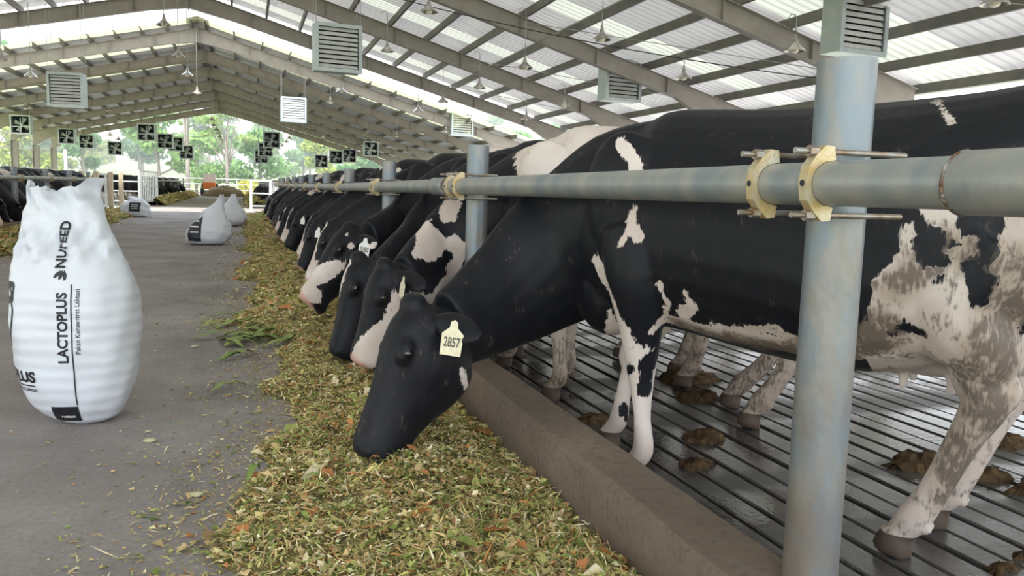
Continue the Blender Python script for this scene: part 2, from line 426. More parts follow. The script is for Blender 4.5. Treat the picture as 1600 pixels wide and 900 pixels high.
# ------------------------------------------------------------------ neck-rail fence
PR, RR = .064, .047
def post_mesh():
    mb = MB(); r = PR
    mb.lathe((0, 0, 0), [(r-.006, 1.40), (r-.006, 1.452), (r, 1.452), (r, .9), (r, .5), (r, -.02), (.001, -.02)], 32)
    mb.lathe((0, 0, 0), [(.001, 1.41), (r-.006, 1.41)], 32)
    return mb.mesh('fence_post', M['galv_post'], smooth=True)
pm = post_mesh()
def clamp(x, y, z, side, label, group):
    """two saddle brackets, each tied to a back plate behind the post by two long bolts; side = +1: post lies at +x of the rail"""
    root = empty('pipe_clamp', (x, y, z)); tag(root, label, 'clamp', group)
    for dy in (-.098, .090):
        mb = MB(); pts_o = []; pts_i = []
        for i in range(13):
            a = R(-72+144*i/12); pts_i.append((-side*(RR+.001)*math.cos(a), (RR+.001)*math.sin(a)))
        out = [(side*.010, .050), (side*.006, .078), (-side*.016, .080), (-side*.036, .062), (-side*.056, .036), (-side*.061, 0), (-side*.056, -.036), (-side*.036, -.062), (-side*.016, -.080), (side*.006, -.078), (side*.010, -.050)]
        poly = [(px, pz) for px, pz in out]+[(p[0], p[1]) for p in pts_i]
        mb.prism(poly, 'y', dy-.013, dy+.013)
        b = mb.build('saddle_bracket', M['brass'], root)
        weld_normals(b.data)
        h = MB().tube([(-side*.0625, dy, 0), (-side*.055, dy, 0)], .007, 10); h.build('hole_shade', M['dark'], b)  # dark disc painted as the shade of a hole
        for dz in (.067, -.067):
            t = MB(); t.tube([(-side*.085, dy, dz), (side*.205, dy, dz)], .0065, 10); t.tube([(-side*.052, dy, dz), (-side*.030, dy, dz)], .0125, 6); t.build('bolt_rod', M['bolt'], root, smooth=True)
    return root
def fence(xp, side, y0, n, dy, cuts, who, zr=1.213, clamp_n=99):
    xr = xp-side*(PR+RR+.004)
    for i in range(n):
        y = y0+dy*i
        o = link(bpy.data.objects.new('fence_post', pm)); o.location = (xp, y, zf(y)); o.rotation_euler = (0, 0, i*1.3)
        if i == 0 and side > 0: o.scale = (1, 1, 1.027)
        tag(o, '%s galvanised pipe post from the camera in the %s' % (ORD[i], who), 'post', 'posts of the %s' % who)
        if i < clamp_n: clamp(xr, y, zf(y)+zr, side, 'pair of yellow clamp brackets on the %s post of the %s' % (ORD[i], who), 'clamps of the %s' % who)
    for i in range(len(cuts)-1):
        a, b = cuts[i], cuts[i+1]; root = empty('rail_pipe', (xr, a, zf(a)+zr)); tag(root, '%s length of grey rail pipe from the camera in the %s' % (ORD[i], who), 'rail', 'rail pipes of the %s' % who)
        z0, z1 = 0, zf(b)-zf(a)
        MB().tube([(0, 0, z0), (0, b-a, z1)], RR, 28).build('pipe', M['galv'], root, smooth=True)
        s = MB(); s.tube([(0, b-a-.19, z1), (0, b-a-.18, z1), (0, b-a+.18, z1), (0, b-a+.19, z1)], [RR+.004, RR+.0085, RR+.0085, RR+.004], 28); s.build('sleeve_coupling', M['galv'], root, smooth=True)
        for e in (-.19, .19):
            w = MB(); pts = []
            for k in range(25):
                a_ = 2*math.pi*k/24; rr = RR+.004+random.uniform(-.001, .0015); pts.append((rr*math.cos(a_), b-a+e+random.uniform(-.003, .003), z1+rr*math.sin(a_)))
            w.tube(pts, .006, 6, cap=False); w.build('weld_bead', M['weld'], root, smooth=True)
fence(1.29, 1, 1.515, 11, 3.0, [-2, .88, 4.92, 10.9, 16.9, 22.9, 31.6], 'right-hand feed fence')
fence(-4.83, -1, 14.5, 6, 3.0, [9.5, 16, 22, 28, 31.6], 'left-hand feed fence')
# far shed fences: thin rails and posts
def far_fence(xp, y0, y1, who):
    xr = xp-(.1 if xp > 0 else -.1)
    o = MB().tube([(xr, y0, zf(y0)+1.2), (xr, y1, zf(y1)+1.2)], RR, 10).build('rail_pipe', M['galv'], smooth=True); tag(o, 'single long rail pipe of the %s' % who, 'rail')
    for i in range(int((y1-y0)/6)+1):
        y = y0+6*i; o = link(bpy.data.objects.new('fence_post', pm)); o.location = (xp, y, zf(y)); tag(o, '%s post of the %s' % (ORD[i], who), 'post', 'posts of the %s' % who)
far_fence(1.29, 43.5, 75, 'far right feed fence'); far_fence(-4.83, 43.5, 75, 'far left feed fence')

# ------------------------------------------------------------------ cows
def hide_material():
    m = bpy.data.materials.new('cow_hide'); m.use_nodes = True
    b = m.node_tree.nodes['Principled BSDF']; L = m.node_tree.links
    t = nd(m, 'ShaderNodeTexCoord')
    def noise(sc, det=3.0, st=None):
        n = nd(m, 'ShaderNodeTexNoise', Scale=sc, Detail=det); v = t.outputs['Object']
        if st: mp = nd(m, 'ShaderNodeMapping'); mp.inputs['Scale'].default_value = st; L.new(v, mp.inputs[0]); v = mp.outputs[0]
        L.new(v, n.inputs['Vector']); return n.outputs['Fac']
    def mathn(op, a, b_=None, c=None):
        n = nd(m, 'ShaderNodeMath', operation=op)
        for i, v in enumerate((a, b_, c)):
            if v is None: continue
            if isinstance(v, (int, float)): n.inputs[i].default_value = v
            else: L.new(v, n.inputs[i])
        return n.outputs[0]
    def at(n): return nd(m, 'ShaderNodeAttribute', attribute_name=n).outputs['Fac']
    def sstep(v, lo, hi):
        n = nd(m, 'ShaderNodeMapRange', interpolation_type='SMOOTHSTEP'); L.new(v, n.inputs[0]); n.inputs[1].default_value = lo; n.inputs[2].default_value = hi; return n.outputs[0]
    def mixc(f, a, c):
        n = nd(m, 'ShaderNodeMix', data_type='RGBA'); L.new(f, n.inputs[0])
        for i, v in ((6, a), (7, c)):
            if isinstance(v, tuple): n.inputs[i].default_value = (*v, 1)
            else: L.new(v, n.inputs[i])
        return n.outputs[2]
    fine = noise(95, 3, (1, 1, .3)); mid = noise(16, 5); big = noise(5, 4)
    w = mathn('ADD', at('white'), mathn('MULTIPLY', mathn('SUBTRACT', fine, .5), .040)); w = mathn('ADD', w, mathn('MULTIPLY', mathn('SUBTRACT', mid, .5), .060))
    white = mixc(sstep(big, .35, .7), (.68, .61, .56), (.58, .48, .42))
    black = mixc(sstep(mid, .3, .8), (.0045, .0052, .008), (.0075, .008, .0115))
    c = mixc(sstep(w, -.003, .004), black, white)
    c = mixc(mathn('MULTIPLY', sstep(mathn('MULTIPLY', at('dirt'), sstep(w, -.003, .004)), .05, .6), .85), c, (.34, .265, .205))
    c = mixc(sstep(mathn('ADD', at('pink'), mathn('MULTIPLY', mathn('SUBTRACT', mid, .5), .5)), .35, .65), c, (.62, .36, .30))
    df = mathn('ADD', at('dirt'), mathn('MULTIPLY', mathn('SUBTRACT', mathn('ADD', mathn('MULTIPLY', fine, .6), mathn('MULTIPLY', mid, .7)), .65), 2.6))
    c = mixc(mathn('MULTIPLY', sstep(df, .30, .85), .85), c, (.105, .082, .064))
    c = mixc(sstep(at('hoof'), .4, .6), c, (.085, .06, .045))
    L.new(c, b.inputs['Base Color'])
    b.inputs['Roughness'].default_value = .52; b.inputs['Specular IOR Level'].default_value = .26
    b.inputs['Sheen Weight'].default_value = .03; b.inputs['Sheen Roughness'].default_value = .4
    bp = nd(m, 'ShaderNodeBump', Strength=.18, Distance=.006); L.new(fine, bp.inputs['Height']); L.new(bp.outputs[0], b.inputs['Normal'])
    return m
M['hide'] = hide_material()

def crom(pts, k=4):
    """Catmull-Rom through rows of numbers"""
    P = [np.array(p, float) for p in pts]; out = []
    for i in range(len(P)-1):
        p0, p1, p2, p3 = P[max(i-1, 0)], P[i], P[i+1], P[min(i+2, len(P)-1)]
        for j in range(k):
            t = j/k; out.append(.5*((2*p1)+(-p0+p2)*t+(2*p0-5*p1+4*p2-p3)*t*t+(-p0+3*p1-3*p2+p3)*t**3))
    out.append(P[-1]); return out

TORSO = [(.42, 1.10, .86, .09), (.34, 1.24, .74, .17), (.20, 1.37, .66, .235), (.05, 1.455, .62, .27), (-.12, 1.46, .60, .295), (-.35, 1.45, .57, .345), (-.62, 1.45, .55, .385),
         (-.86, 1.46, .57, .385), (-1.05, 1.475, .64, .345), (-1.22, 1.50, .76, .295), (-1.38, 1.48, .86, .25), (-1.5, 1.40, .95, .19), (-1.565, 1.33, 1.03, .10)]

def cow_shape(pose, voxel, smooth=5):
    """pose keys: neck rows (f,s,z,half depth,half width), poll, nose, face normal, head scale, feet {'fl','fr','hl','hr': (f,s)}, hock shifts. Returns mesh + landmarks."""
    mb = MB(); n = 28
    rows = crom(TORSO, 3); vs = []; fs = []
    bend = pose.get('bend', 0.0); slim = pose.get('slim', .88)
    for f, zt, zb, hw in rows:
        zc, hh = (zt+zb)/2, (zt-zb)/2
        for j in range(n):
            a = 2*math.pi*j/n; cy, cz = math.sin(a), math.cos(a)
            sy = abs(cy)**.85*(1 if cy > 0 else -1); sz = abs(cz)**(.9 if f > -.6 else .78)*(1 if cz > 0 else -1)
            q_ = min(max((-f-.55)/.4, 0), 1); k = 1-(.30-.20*q_)*max(0, cz)**2 if f < .1 else 1-.45*max(0, cz)**1.5
            bl = 1+.06*max(0, -cz)*(1-abs(cz))*2
            vs.append((f, slim*hw*sy*k*bl+bend*(f+.6)**2, zc+hh*sz))
    for i in range(len(rows)-1):
        for j in range(n): fs.append((i*n+j, (i+1)*n+j, (i+1)*n+(j+1) % n, i*n+(j+1) % n))
    fs += [tuple(range(n)), tuple(range(len(rows)*n-1, (len(rows)-1)*n-1, -1))]
    mb.add(vs, fs)
    for s in (-1, 1):
        mb.ell((-1.47, s*.13, 1.355), (.06, .05, .06))
        mb.ell((.10, s*.185, 1.08), (.20, .085, .30), Matrix.Rotation(R(14), 3, 'Y'))          # shoulder blade
        mb.ell((-1.16, s*.20, 1.06), (.26, .12, .30)); mb.ell((-.93, s*.255, .84), (.13, .085, .17))   # thigh and stifle
    mb.ell((-.93, 0, .74), (.24, .17, .18)); mb.ell((.28, 0, .74), (.17, .14, .20))               # udder, brisket
    for s in (-1, 1):
        for ff in (-.93, -1.07): mb.tube([(ff+.06, s*.07, .62), (ff+.06, s*.075, .52)], [.022, .014], 8)
    # neck
    nk = crom(pose['neck'], 5); hp = Vector(pose['poll']); nose = Vector(pose['nose'])
    pts = [Vector(p[:3]) for p in nk]; vs = []; fs = []; n2 = 20
    for i, p in enumerate(pts):
        d = (pts[min(i+1, len(pts)-1)]-pts[max(i-1, 0)]).normalized(); sd = Vector((0, 0, 1)).cross(d); sd.normalize(); up = d.cross(sd)
        for j in range(n2):
            a = 2*math.pi*j/n2; vs.append(p+up*nk[i][3]*math.cos(a)+sd*nk[i][4]*math.sin(a)*(1-.25*max(0, math.cos(a))**2))
    for i in range(len(pts)-1):
        for j in range(n2): fs.append((i*n2+j, i*n2+(j+1) % n2, (i+1)*n2+(j+1) % n2, (i+1)*n2+j))
    fs += [tuple(range(n2-1, -1, -1)), tuple(range((len(pts)-1)*n2, len(pts)*n2))]
    mb.add(vs, fs)
    # head: t along poll -> nose, upper line, lower line (offsets along the face normal), half width
    d = (nose-hp); Lh = d.length; d.normalize(); nn = Vector(pose['face']); nn = (nn-d*nn.dot(d)).normalized(); sd = nn.cross(d)
    q = Lh/.56
    HEAD = [(-.04, .02, -.10, .055), (.02, .055, -.16, .085), (.12, .078, -.235, .108), (.24, .080, -.285, .120), (.36, .072, -.288, .114), (.50, .056, -.258, .094), (.64, .044, -.212, .080), (.78, .036, -.178, .076), (.90, .030, -.164, .080), (.97, .014, -.150, .076), (1.0, -.018, -.122, .056)]
    hd = crom(HEAD, 3); vs = []; fs = []; n3 = 20
    for t, a_, b_, w_ in hd:
        c = hp+d*t*Lh+nn*((a_+b_)/2*q); hh = (a_-b_)/2*q
        for j in range(n3):
            a = 2*math.pi*j/n3; ca, sa = math.cos(a), math.sin(a)
            low = 1-.42*max(0, -ca)**1.4*(1 if t < .75 else .3)
            vs.append(c+nn*hh*ca+sd*w_*q*abs(sa)**.8*(1 if sa > 0 else -1)*low)
    for i in range(len(hd)-1):
        for j in range(n3): fs.append((i*n3+j, (i+1)*n3+j, (i+1)*n3+(j+1) % n3, i*n3+(j+1) % n3))
    fs += [tuple(range(n3)), tuple(range(len(hd)*n3-1, (len(hd)-1)*n3-1, -1))]
    mb.add(vs, fs)
    H = lambda t, s, u: hp+d*t*Lh+sd*s*q+nn*u*q
    hm = Matrix((sd, d, nn)).transposed()
    for s in (-1, 1):
        mb.ell(H(.30, s*.096, .022), (.026*q, .046*q, .028*q), hm)                 # brow and lids
        mb.ell(H(.93, s*.048, -.022), (.030*q, .034*q, .030*q), hm)                # nostril wing
        e0 = H(.03, s*.085, -.035); dr = pose.get('ear', (-.20, -.30))
        e1 = e0+(sd*s*1.0-d*dr[0]+nn*dr[1]).normalized()*.215*q; ax = (e1-e0).normalized()
        wd = (d+nn*.2); wd = (wd-ax*wd.dot(ax)).normalized(); th = ax.cross(wd)
        em = Matrix((ax, wd, th)).transposed()
        mb.ell((e0+e1)/2, (.115*q, .058*q, .019*q), em); mb.ell(e0.lerp(e1, .22), (.05*q, .036*q, .026*q), em)
    mb.ell(H(.0, 0, .03), (.06*q, .05*q, .05*q), hm)
    mb.ell(H(.94, 0, -.156), (.055*q, .045*q, .028*q), hm)                        # lower lip
    # legs
    feet = pose['feet']; hk = pose.get('hock', {})
    for key, s in (('fl', 1), ('fr', -1)):
        f, y = feet[key]; kn = pose.get('knee', {}).get(key, (f*.75+.03, y))
        ch = [(.10, s*.17, 1.0, .13), (.06, s*.19, .82, .125), (.5*(.05+kn[0]), s*.19*.5+y*.5, .62, .085), (kn[0], kn[1], .44, .056), (kn[0]-.005, kn[1], .38, .046), (f*.6+kn[0]*.4, y, .26, .034), (f, y, .135, .043), (f+.03, y, .085, .040), (f+.045, y, .05, .052), (f+.055, y, .004, .060)]
        c = crom(ch, 4); mb.tube([p[:3] for p in c], [float(p[3]) for p in c], 14)
    for key, s in (('hl', 1), ('hr', -1)):
        f, y = feet[key]; hx, hy = hk.get(key, (f-.10, y))
        ch = [(-1.10, s*.19, 1.0, .17), (-1.0, s*.225, .84, .15), (-1.06*.45+hx*.55, s*.21*.5+hy*.5, .70, .115), (hx+.02, hy, .61, .080), (hx, hy, .54, .068), (hx*.7+f*.3, hy*.6+y*.4, .41, .050), (hx*.3+f*.7, y, .23, .046), (f, y, .13, .052), (f+.03, y, .08, .044), (f+.045, y, .05, .056), (f+.055, y, .004, .062)]
        c = crom(ch, 4); mb.tube([p[:3] for p in c], [float(p[3]) for p in c], 14)
        mb.ell((hx-.055, hy, .58), (.035, .03, .06))
        mb.ell((f-.045, y+.02, .11), (.018, .014, .02)); mb.ell((f-.045, y-.02, .11), (.018, .014, .02))
    tl = crom([(-1.52, 0, 1.40, .05), (-1.60, 0, 1.36, .035), (-1.64, 0, 1.15, .026), (-1.63, .01, .85, .02), (-1.62, .02, .66, .022), (-1.62, .02, .52, .034), (-1.61, .02, .40, .012)], 4)
    mb.tube([p[:3] for p in tl], [float(p[3]) for p in tl], 10)
    me = mb.mesh('cow_cage', M['hide']); weld_normals(me)
    ob = bpy.data.objects.new('cow_cage', me); col.objects.link(ob)
    r = ob.modifiers.new('r', 'REMESH'); r.mode = 'VOXEL'; r.voxel_size = voxel
    s = ob.modifiers.new('s', 'SMOOTH'); s.factor = .5; s.iterations = smooth
    dg = bpy.context.evaluated_depsgraph_get(); out = bpy.data.meshes.new_from_object(ob.evaluated_get(dg)); 
    bpy.data.objects.remove(ob); bpy.data.meshes.remove(me)
    out.name = 'dairy_cow'; out.polygons.foreach_set('use_smooth', [True]*len(out.polygons))
    if not out.materials: out.materials.append(M['hide'])
    lm = dict(H=H, sd=sd, d=d, nn=nn, q=q)
    return out, lm

def coords(me):
    a = np.empty(len(me.vertices)*3); me.vertices.foreach_get('co', a); return a.reshape(-1, 3)

def setattr_f(me, name, v):
    a = me.attributes.get(name) or me.attributes.new(name, 'FLOAT', 'POINT')
    a.data.foreach_set('value', np.asarray(v, dtype=np.float32))

def ellf(P, c, r):
    """about the signed distance to an ellipsoid, positive inside"""
    r = np.array(r, float); k = np.sqrt((((P-np.array(c))/r)**2).sum(1)); return (1-k)*r.min()

def chainf(P, pts):
    """pts rows (x,y,z,r): positive inside the chain of tapered capsules"""
    best = np.full(len(P), -9.0)
    A = [np.array(p, float) for p in pts]
    if len(A) == 1: return A[0][3]-np.linalg.norm(P-A[0][:3], axis=1)
    for a, b in zip(A[:-1], A[1:]):
        ab = b[:3]-a[:3]; t = np.clip(((P-a[:3])@ab)/max(ab@ab, 1e-9), 0, 1)
        dd = np.linalg.norm(P-(a[:3]+t[:, None]*ab), axis=1); best = np.maximum(best, a[3]+(b[3]-a[3])*t-dd)
    return best

def base_fields(P, lm, legs_white=.55, belly=True):
    """hooves, dirt and pink skin that every cow has; lower legs white"""
    z = P[:, 2]
    w = np.full(len(P), -.3)
    w = np.maximum(w, np.where(P[:, 0] < .45, np.minimum(legs_white-z, .2), -.3))
    if belly: w = np.maximum(w, ellf(P, (-.75, 0, .52), (.5, .2, .13)))
    w = np.maximum(w, ellf(P, (-1.0, 0, .60), (.25, .2, .17)))
    hoof = np.clip((.075-z)/.02+.5, 0, 1)
    dirt = np.where(P[:, 0] < .45, np.clip((.62-z)/.8, 0, .5), 0)+np.where(ellf(P, (-.6, 0, .55), (.8, .4, .14)) > 0, .35, 0)
    nose = np.array(lm['H'](1.0, 0, -.04)); pk = np.clip(.5+(.075*lm['q']-np.linalg.norm(P-nose, axis=1))*12, 0, 1)
    pk = np.maximum(pk, np.clip(.5+ellf(P, (-1.0, 0, .56), (.2, .17, .17))*12, 0, .75))
    return w, hoof, dirt, pk

def finish(me, w, hoof, dirt, pk):
    setattr_f(me, 'white', np.clip(w, -.5, .5)); setattr_f(me, 'hoof', hoof); setattr_f(me, 'dirt', dirt); setattr_f(me, 'pink', pk)

eye_me = MB().ell((0, 0, 0), (1, 1, 1), nu=14, nv=9).mesh('eye', M['eye'], smooth='all')
def add_eyes(ob, lm):
    for s in (-1, 1):
        e = link(bpy.data.objects.new('eye', eye_me), ob); e.location = lm['H'](.305, s*.107, .016); e.scale = [.0185*lm['q']]*3

def tag_mesh():
    mb = MB(); w, h = .034, .052
    out = [(-w, -h), (w, -h), (w*1.05, h*.35), (w*.40, h*.75), (w*.34, h*1.1), (0, h*1.25), (-w*.34, h*1.1), (-w*.40, h*.75), (-w*1.05, h*.35)]
    mb.prism(out, 'z', -.0015, .0015); me = mb.mesh('ear_tag', M['tag_paper']); weld_normals(me); return me
tag_me = tag_mesh()
tag_white_me = tag_me.copy(); tag_white_me.materials[0] = M['tag_white']
def text_mesh(s, size, m, name='number', extrude=.0006, bold=0.0):
    cu = bpy.data.curves.new('t', 'FONT'); cu.body = s; cu.size = size; cu.align_x = 'CENTER'; cu.align_y = 'CENTER'; cu.extrude = extrude; cu.offset = bold; cu.resolution_u = 3
    ob = bpy.data.objects.new('t', cu); col.objects.link(ob); dg = bpy.context.evaluated_depsgraph_get(); dg.update()
    me = bpy.data.meshes.new_from_object(ob.evaluated_get(dg)); bpy.data.objects.remove(ob); bpy.data.curves.remove(cu)
    me.materials.clear(); me.materials.append(m); me.name = name; return me
def ear_tag(ob, lm, side, number, world_dir=None, white=False, t=.52, scale=1.0):
    """yellowish numbered plastic tag hanging in the ear"""
    e = lm['H'](.03, side*.085, -.035); ax = (lm['sd']*side-lm['d']*ob['_ear'][0]+lm['nn']*ob['_ear'][1]).normalized(); p = e+ax*.215*lm['q']*t
    g = link(bpy.data.objects.new('ear_tag', tag_me if not white else tag_white_me), ob)
    z = Vector(world_dir).normalized(); u = Vector((0, 0, 1)); x_ = u.cross(z).normalized(); y_ = z.cross(x_)
    mw = Matrix((x_, y_, z)).transposed().to_4x4()
    loc = Vector(p)+z*.058*lm['q']; g.matrix_local = Matrix.Translation(loc-y_*.04*scale) @ mw @ Matrix.Rotation(R(-7), 4, 'Z') @ Matrix.Scale(scale, 4)
    if number:
        n = link(bpy.data.objects.new('number', text_mesh(number, .034, M['tag_ink'], bold=.0006)), g); n.location = (0, -.010, .0022); n.scale = (.80, 1.30, 1)
    return g

def generic_pose(headlift=0.0, turn=0.0, reach=0.0, seed=0):
    r = random.Random(seed)
    ct, st = math.cos(turn), math.sin(turn)
    def T(f, s, z): df = f-.3; return (.3+df*ct-s*st, df*st+s*ct, z)
    q = headlift
    neck = [(*T(.02, 0, 1.06), .38, .21), (*T(.26, 0, 1.0), .345, .175), (*T(.56+reach*.5, 0, .855+q*.2), .255, .13), (*T(.79+reach, 0, .71+q*.7), .20, .112), (*T(.91+reach, 0, .64+q), .155, .10)]
    poll = T(.96+reach, 0, .72+q); nose = T(1.20+reach+q*.35, 0, .215+q*1.0-.0)
    v = Vector(nose)-Vector(poll); nose = tuple(Vector(poll)+v.normalized()*.56)
    face = Vector(T(1.3, 0, .3))-Vector(T(.3, 0, 0))
    j = lambda a: r.uniform(-a, a)
    return dict(neck=neck, poll=poll, nose=nose, face=tuple(face), ear=(-.15+j(.1), -.35+j(.15)), feet=dict(fl=(.08+j(.08), .17), fr=(.05+j(.08), -.17), hl=(-1.15+j(.1), .18), hr=(-1.12+j(.1), -.18)))

def local_of(loc, ang, sc, p):
    c, s = math.cos(ang), math.sin(ang); x, y, z = (p[0]-loc[0])/sc, (p[1]-loc[1])/sc, p[2]/sc
    return (c*x+s*y, -s*x+c*y, z)

def place(me, lm, pose, loc, ang, sc, label, group):
    ob = link(bpy.data.objects.new('dairy_cow', me)); ob.location = loc; ob.rotation_euler = (0, 0, ang); ob.scale = (sc, sc, sc)
    tag(ob, label, 'cow', group); ob['_ear'] = pose.get('ear', (-.20, -.30)); add_eyes(ob, lm); return ob

def painter(me, loc, ang, sc):
    """world point of the hide met when looking from the camera spot towards a photo pixel (used to measure where the markings lie)"""
    c, s = math.cos(ang), math.sin(ang); P = coords(me)
    W = np.stack([loc[0]+sc*(c*P[:, 0]-s*P[:, 1]), loc[1]+sc*(s*P[:, 0]+c*P[:, 1]), loc[2]+sc*P[:, 2]], 1)
    tree = BVHTree.FromPolygons([tuple(p) for p in W], [tuple(q.vertices) for q in me.polygons])
    def hit(px, py, rp):
        dr = (_r2*(px-800)+_u2*(450-py)+_f*F_PX).normalized(); h = tree.ray_cast(CAM, dr)
        if h[0] is None: h = tree.find_nearest(CAM+dr*3.2)
        return (*h[0], rp*((h[0]-CAM).dot(_f))/F_PX)
    return W, hit

GR = 'cows eating in the right-hand row'
# --- cow nearest the camera: body at an angle, neck bent out under the rail
A1 = R(124); S1 = 1.05; L1 = (1.70, 2.93, 0.0)
lo = lambda x, y, z: local_of(L1, A1, S1, (x, y, z))
p1 = dict(slim=1.0, neck=[(.0, 0, 1.06, .38, .21), (*lo(1.55, 3.16, 1.06), .385, .18), (*lo(1.39, 3.36, .92), .32, .15), (*lo(1.17, 3.39, .765), .265, .128), (*lo(.97, 3.32, .665), .215, .112), (*lo(.81, 3.22, .60), .17, .10)],
          poll=lo(.68, 3.18, .70), nose=lo(.405, 3.08, .135), face=tuple(Matrix.Rotation(-A1, 3, 'Z') @ Vector((-1, -.12, .3))), ear=(-.10, -.55),
          knee=dict(fr=(.27, -.17)), feet=dict(fl=(.025, .15), fr=(.32, -.17), hl=(-.95, .17), hr=(-1.00, -.17)), hock=dict(hl=(-1.12, .19), hr=(-1.16, -.18)))
me1, lm1 = cow_shape(p1, .0105, 5)
W, hit = painter(me1, L1, A1, S1); P = coords(me1)
w, hoof, dirt, pk = base_fields(P, lm1, legs_white=-1, belly=False)
w = np.full(len(P), -.3); pk = np.zeros(len(P))
for ch in ([(955, 203, 7), (970, 222, 10), (988, 250, 13), (994, 275, 8)], [(990, 322, 4), (985, 345, 10), (996, 372, 10)], [(985, 350, 8), (970, 385, 3)],
           [(952, 488, 6), (960, 515, 14), (974, 560, 22), (988, 600, 24), (1000, 640, 30), (1010, 690, 32), (1020, 740, 32), (1022, 770, 34)],
           [(1030, 445, 4), (1044, 475, 6), (1040, 500, 7), (1022, 515, 8)], [(1070, 460, 5), (1085, 480, 9), (1066, 492, 14)],
           [(1050, 500, 16), (1100, 515, 20), (1180, 528, 22), (1245, 545, 22), (1340, 545, 24)], [(1165, 512, 6), (1215, 518, 12), (1245, 530, 8)],
           [(960, 575, 20), (970, 620, 18), (978, 690, 20)],
           [(1448, 325, 14), (1490, 345, 18), (1508, 372, 16)], [(1418, 350, 6), (1425, 400, 16), (1400, 440, 28), (1385, 490, 26), (1360, 525, 16)],
           [(1450, 470, 50), (1500, 470, 50), (1560, 470, 50), (1595, 400, 34), (1590, 340, 20)], [(1500, 400, 22), (1490, 430, 30)],
           [(1530, 520, 70), (1520, 600, 80), (1510, 680, 60), (1460, 770, 60), (1400, 860, 60)], [(1450, 152, 3), (1470, 168, 7), (1488, 192, 3)], [(728, 604, 4), (752, 584, 4)]):
    w = np.maximum(w, chainf(W, [hit(*c) for c in ch]))
w = np.maximum(w, np.where(P[:, 0] < -.8, np.minimum(.74-P[:, 2], .2), -1)); w = np.maximum(w, np.where((P[:, 0] > -.5) & (P[:, 1] < -.02), np.minimum(.62-P[:, 2], .2), -1))
w = np.maximum(w, ellf(P, (-1.0, 0, .60), (.27, .22, .2)))
w = np.maximum(w, chainf(P, [(.23, .20, .87, .03), (.17, .23, .77, .062), (.11, .20, .64, .078), (.06, .17, .52, .085), (.03, .15, .40, .09)]))
for ch in ([(1438, 375, 12), (1448, 392, 20), (1468, 410, 14)], [(1468, 433, 10)], [(1515, 415, 14), (1535, 440, 20), (1532, 462, 16)], [(1518, 345, 20), (1540, 352, 24)], [(1030, 545, 12), (1030, 580, 15), (1024, 625, 11)], [(962, 590, 6), (975, 640, 8), (980, 660, 3)]):
    w = np.minimum(w, -chainf(W, [hit(*c) for c in ch]))
dirt = np.where((w > -.01) & (P[:, 0] < -.3), .26, -.3)+np.maximum(0, chainf(W, [hit(*c) for c in [(1060, 505, 34), (1150, 535, 34), (1240, 550, 34), (1370, 520, 50)]])*14)
dirt = dirt+np.clip(chainf(W, [hit(*c) for c in [(1400, 450, 40), (1480, 380, 40), (1590, 430, 60), (1560, 560, 70), (1540, 640, 60), (1480, 780, 40)]])*6, 0, .45)
dirt = np.where((P[:, 0] > -.4) & (P[:, 2] < .55), .05, dirt); dirt = np.where(ellf(P, (-.93, 0, .70), (.3, .2, .2)) > .0, dirt*.25, dirt)
finish(me1, w, hoof, np.clip(dirt, 0, .95), pk)
c1 = place(me1, lm1, p1, L1, A1, S1, 'nearest cow, black head down in the feed with numbered ear tag', GR)
ear_tag(c1, lm1, 1, '2857', Matrix.Rotation(-A1, 3, 'Z') @ Vector((-.35, -1, .12)), t=.42, scale=1.12)

# --- second cow: white cheek and muzzle, white neck patches
A2 = R(138); S2 = 1.08; L2 = (1.86, 4.30, 0.0)
lo = lambda x, y, z: local_of(L2, A2, S2, (x, y, z))
p2 = dict(neck=[(.0, 0, 1.06, .38, .21), (*lo(1.64, 4.58, 1.05), .37, .18), (*lo(1.43, 4.80, .92), .31, .145), (*lo(1.18, 4.84, .77), .26, .125), (*lo(.99, 4.70, .69), .21, .112), (*lo(.87, 4.55, .64), .165, .10)],
          poll=lo(.77, 4.46, .75), nose=lo(.565, 4.42, .22), face=tuple(Matrix.Rotation(-A2, 3, 'Z') @ Vector((-1, -.25, .25))), ear=(-.15, -.45),
          feet=dict(fl=(.03, .17), fr=(.10, -.17), hl=(-1.0, .17), hr=(-.86, -.17)), hock=dict(hl=(-1.22, .18), hr=(-1.18, -.18)))
me2, lm2 = cow_shape(p2, .0125, 4)
W, hit = painter(me2, L2, A2, S2); P = coords(me2)
w, hoof, dirt, pk = base_fields(P, lm2, .60)
w = np.maximum(w, ellf(P, (.10, .16, 1.36), (.42, .26, .20)))
for ch in ([(563, 407, 6), (554, 422, 5), (547, 437, 2)], [(543, 485, 3), (541, 519, 7), (546, 545, 15), (562, 558, 18), (580, 562, 18)], [(562, 548, 14), (579, 531, 14), (608, 508, 14), (619, 470, 9), (619, 459, 8)], [(619, 462, 8), (660, 465, 10), (676, 470, 8)],
           [(706, 316, 16), (700, 340, 13)], [(664, 342, 14), (674, 358, 22), (668, 390, 22), (648, 396, 8)], [(677, 380, 22), (692, 380, 20), (714, 392, 20), (708, 415, 14), (703, 436, 13), (683, 456, 11)],
           [(885, 525, 16), (905, 545, 24), (940, 560, 24), (930, 520, 16)]):
    w = np.maximum(w, chainf(W, [hit(*c) for c in ch]))
for ch in ([(681, 348, 8)], [(699, 361, 12), (706, 352, 8)], [(698, 400, 11), (692, 415, 8)], [(908, 545, 11)]):
    w = np.minimum(w, -chainf(W, [hit(*c) for c in ch]))
w = np.minimum(w, -ellf(P, lm2['H'](.03, .20, -.07), (.13, .13, .13)))
finish(me2, w, hoof, dirt, pk)
c2 = place(me2, lm2, p2, L2, A2, S2, 'second cow from the camera in the right-hand row, white cheek and neck patches', GR)
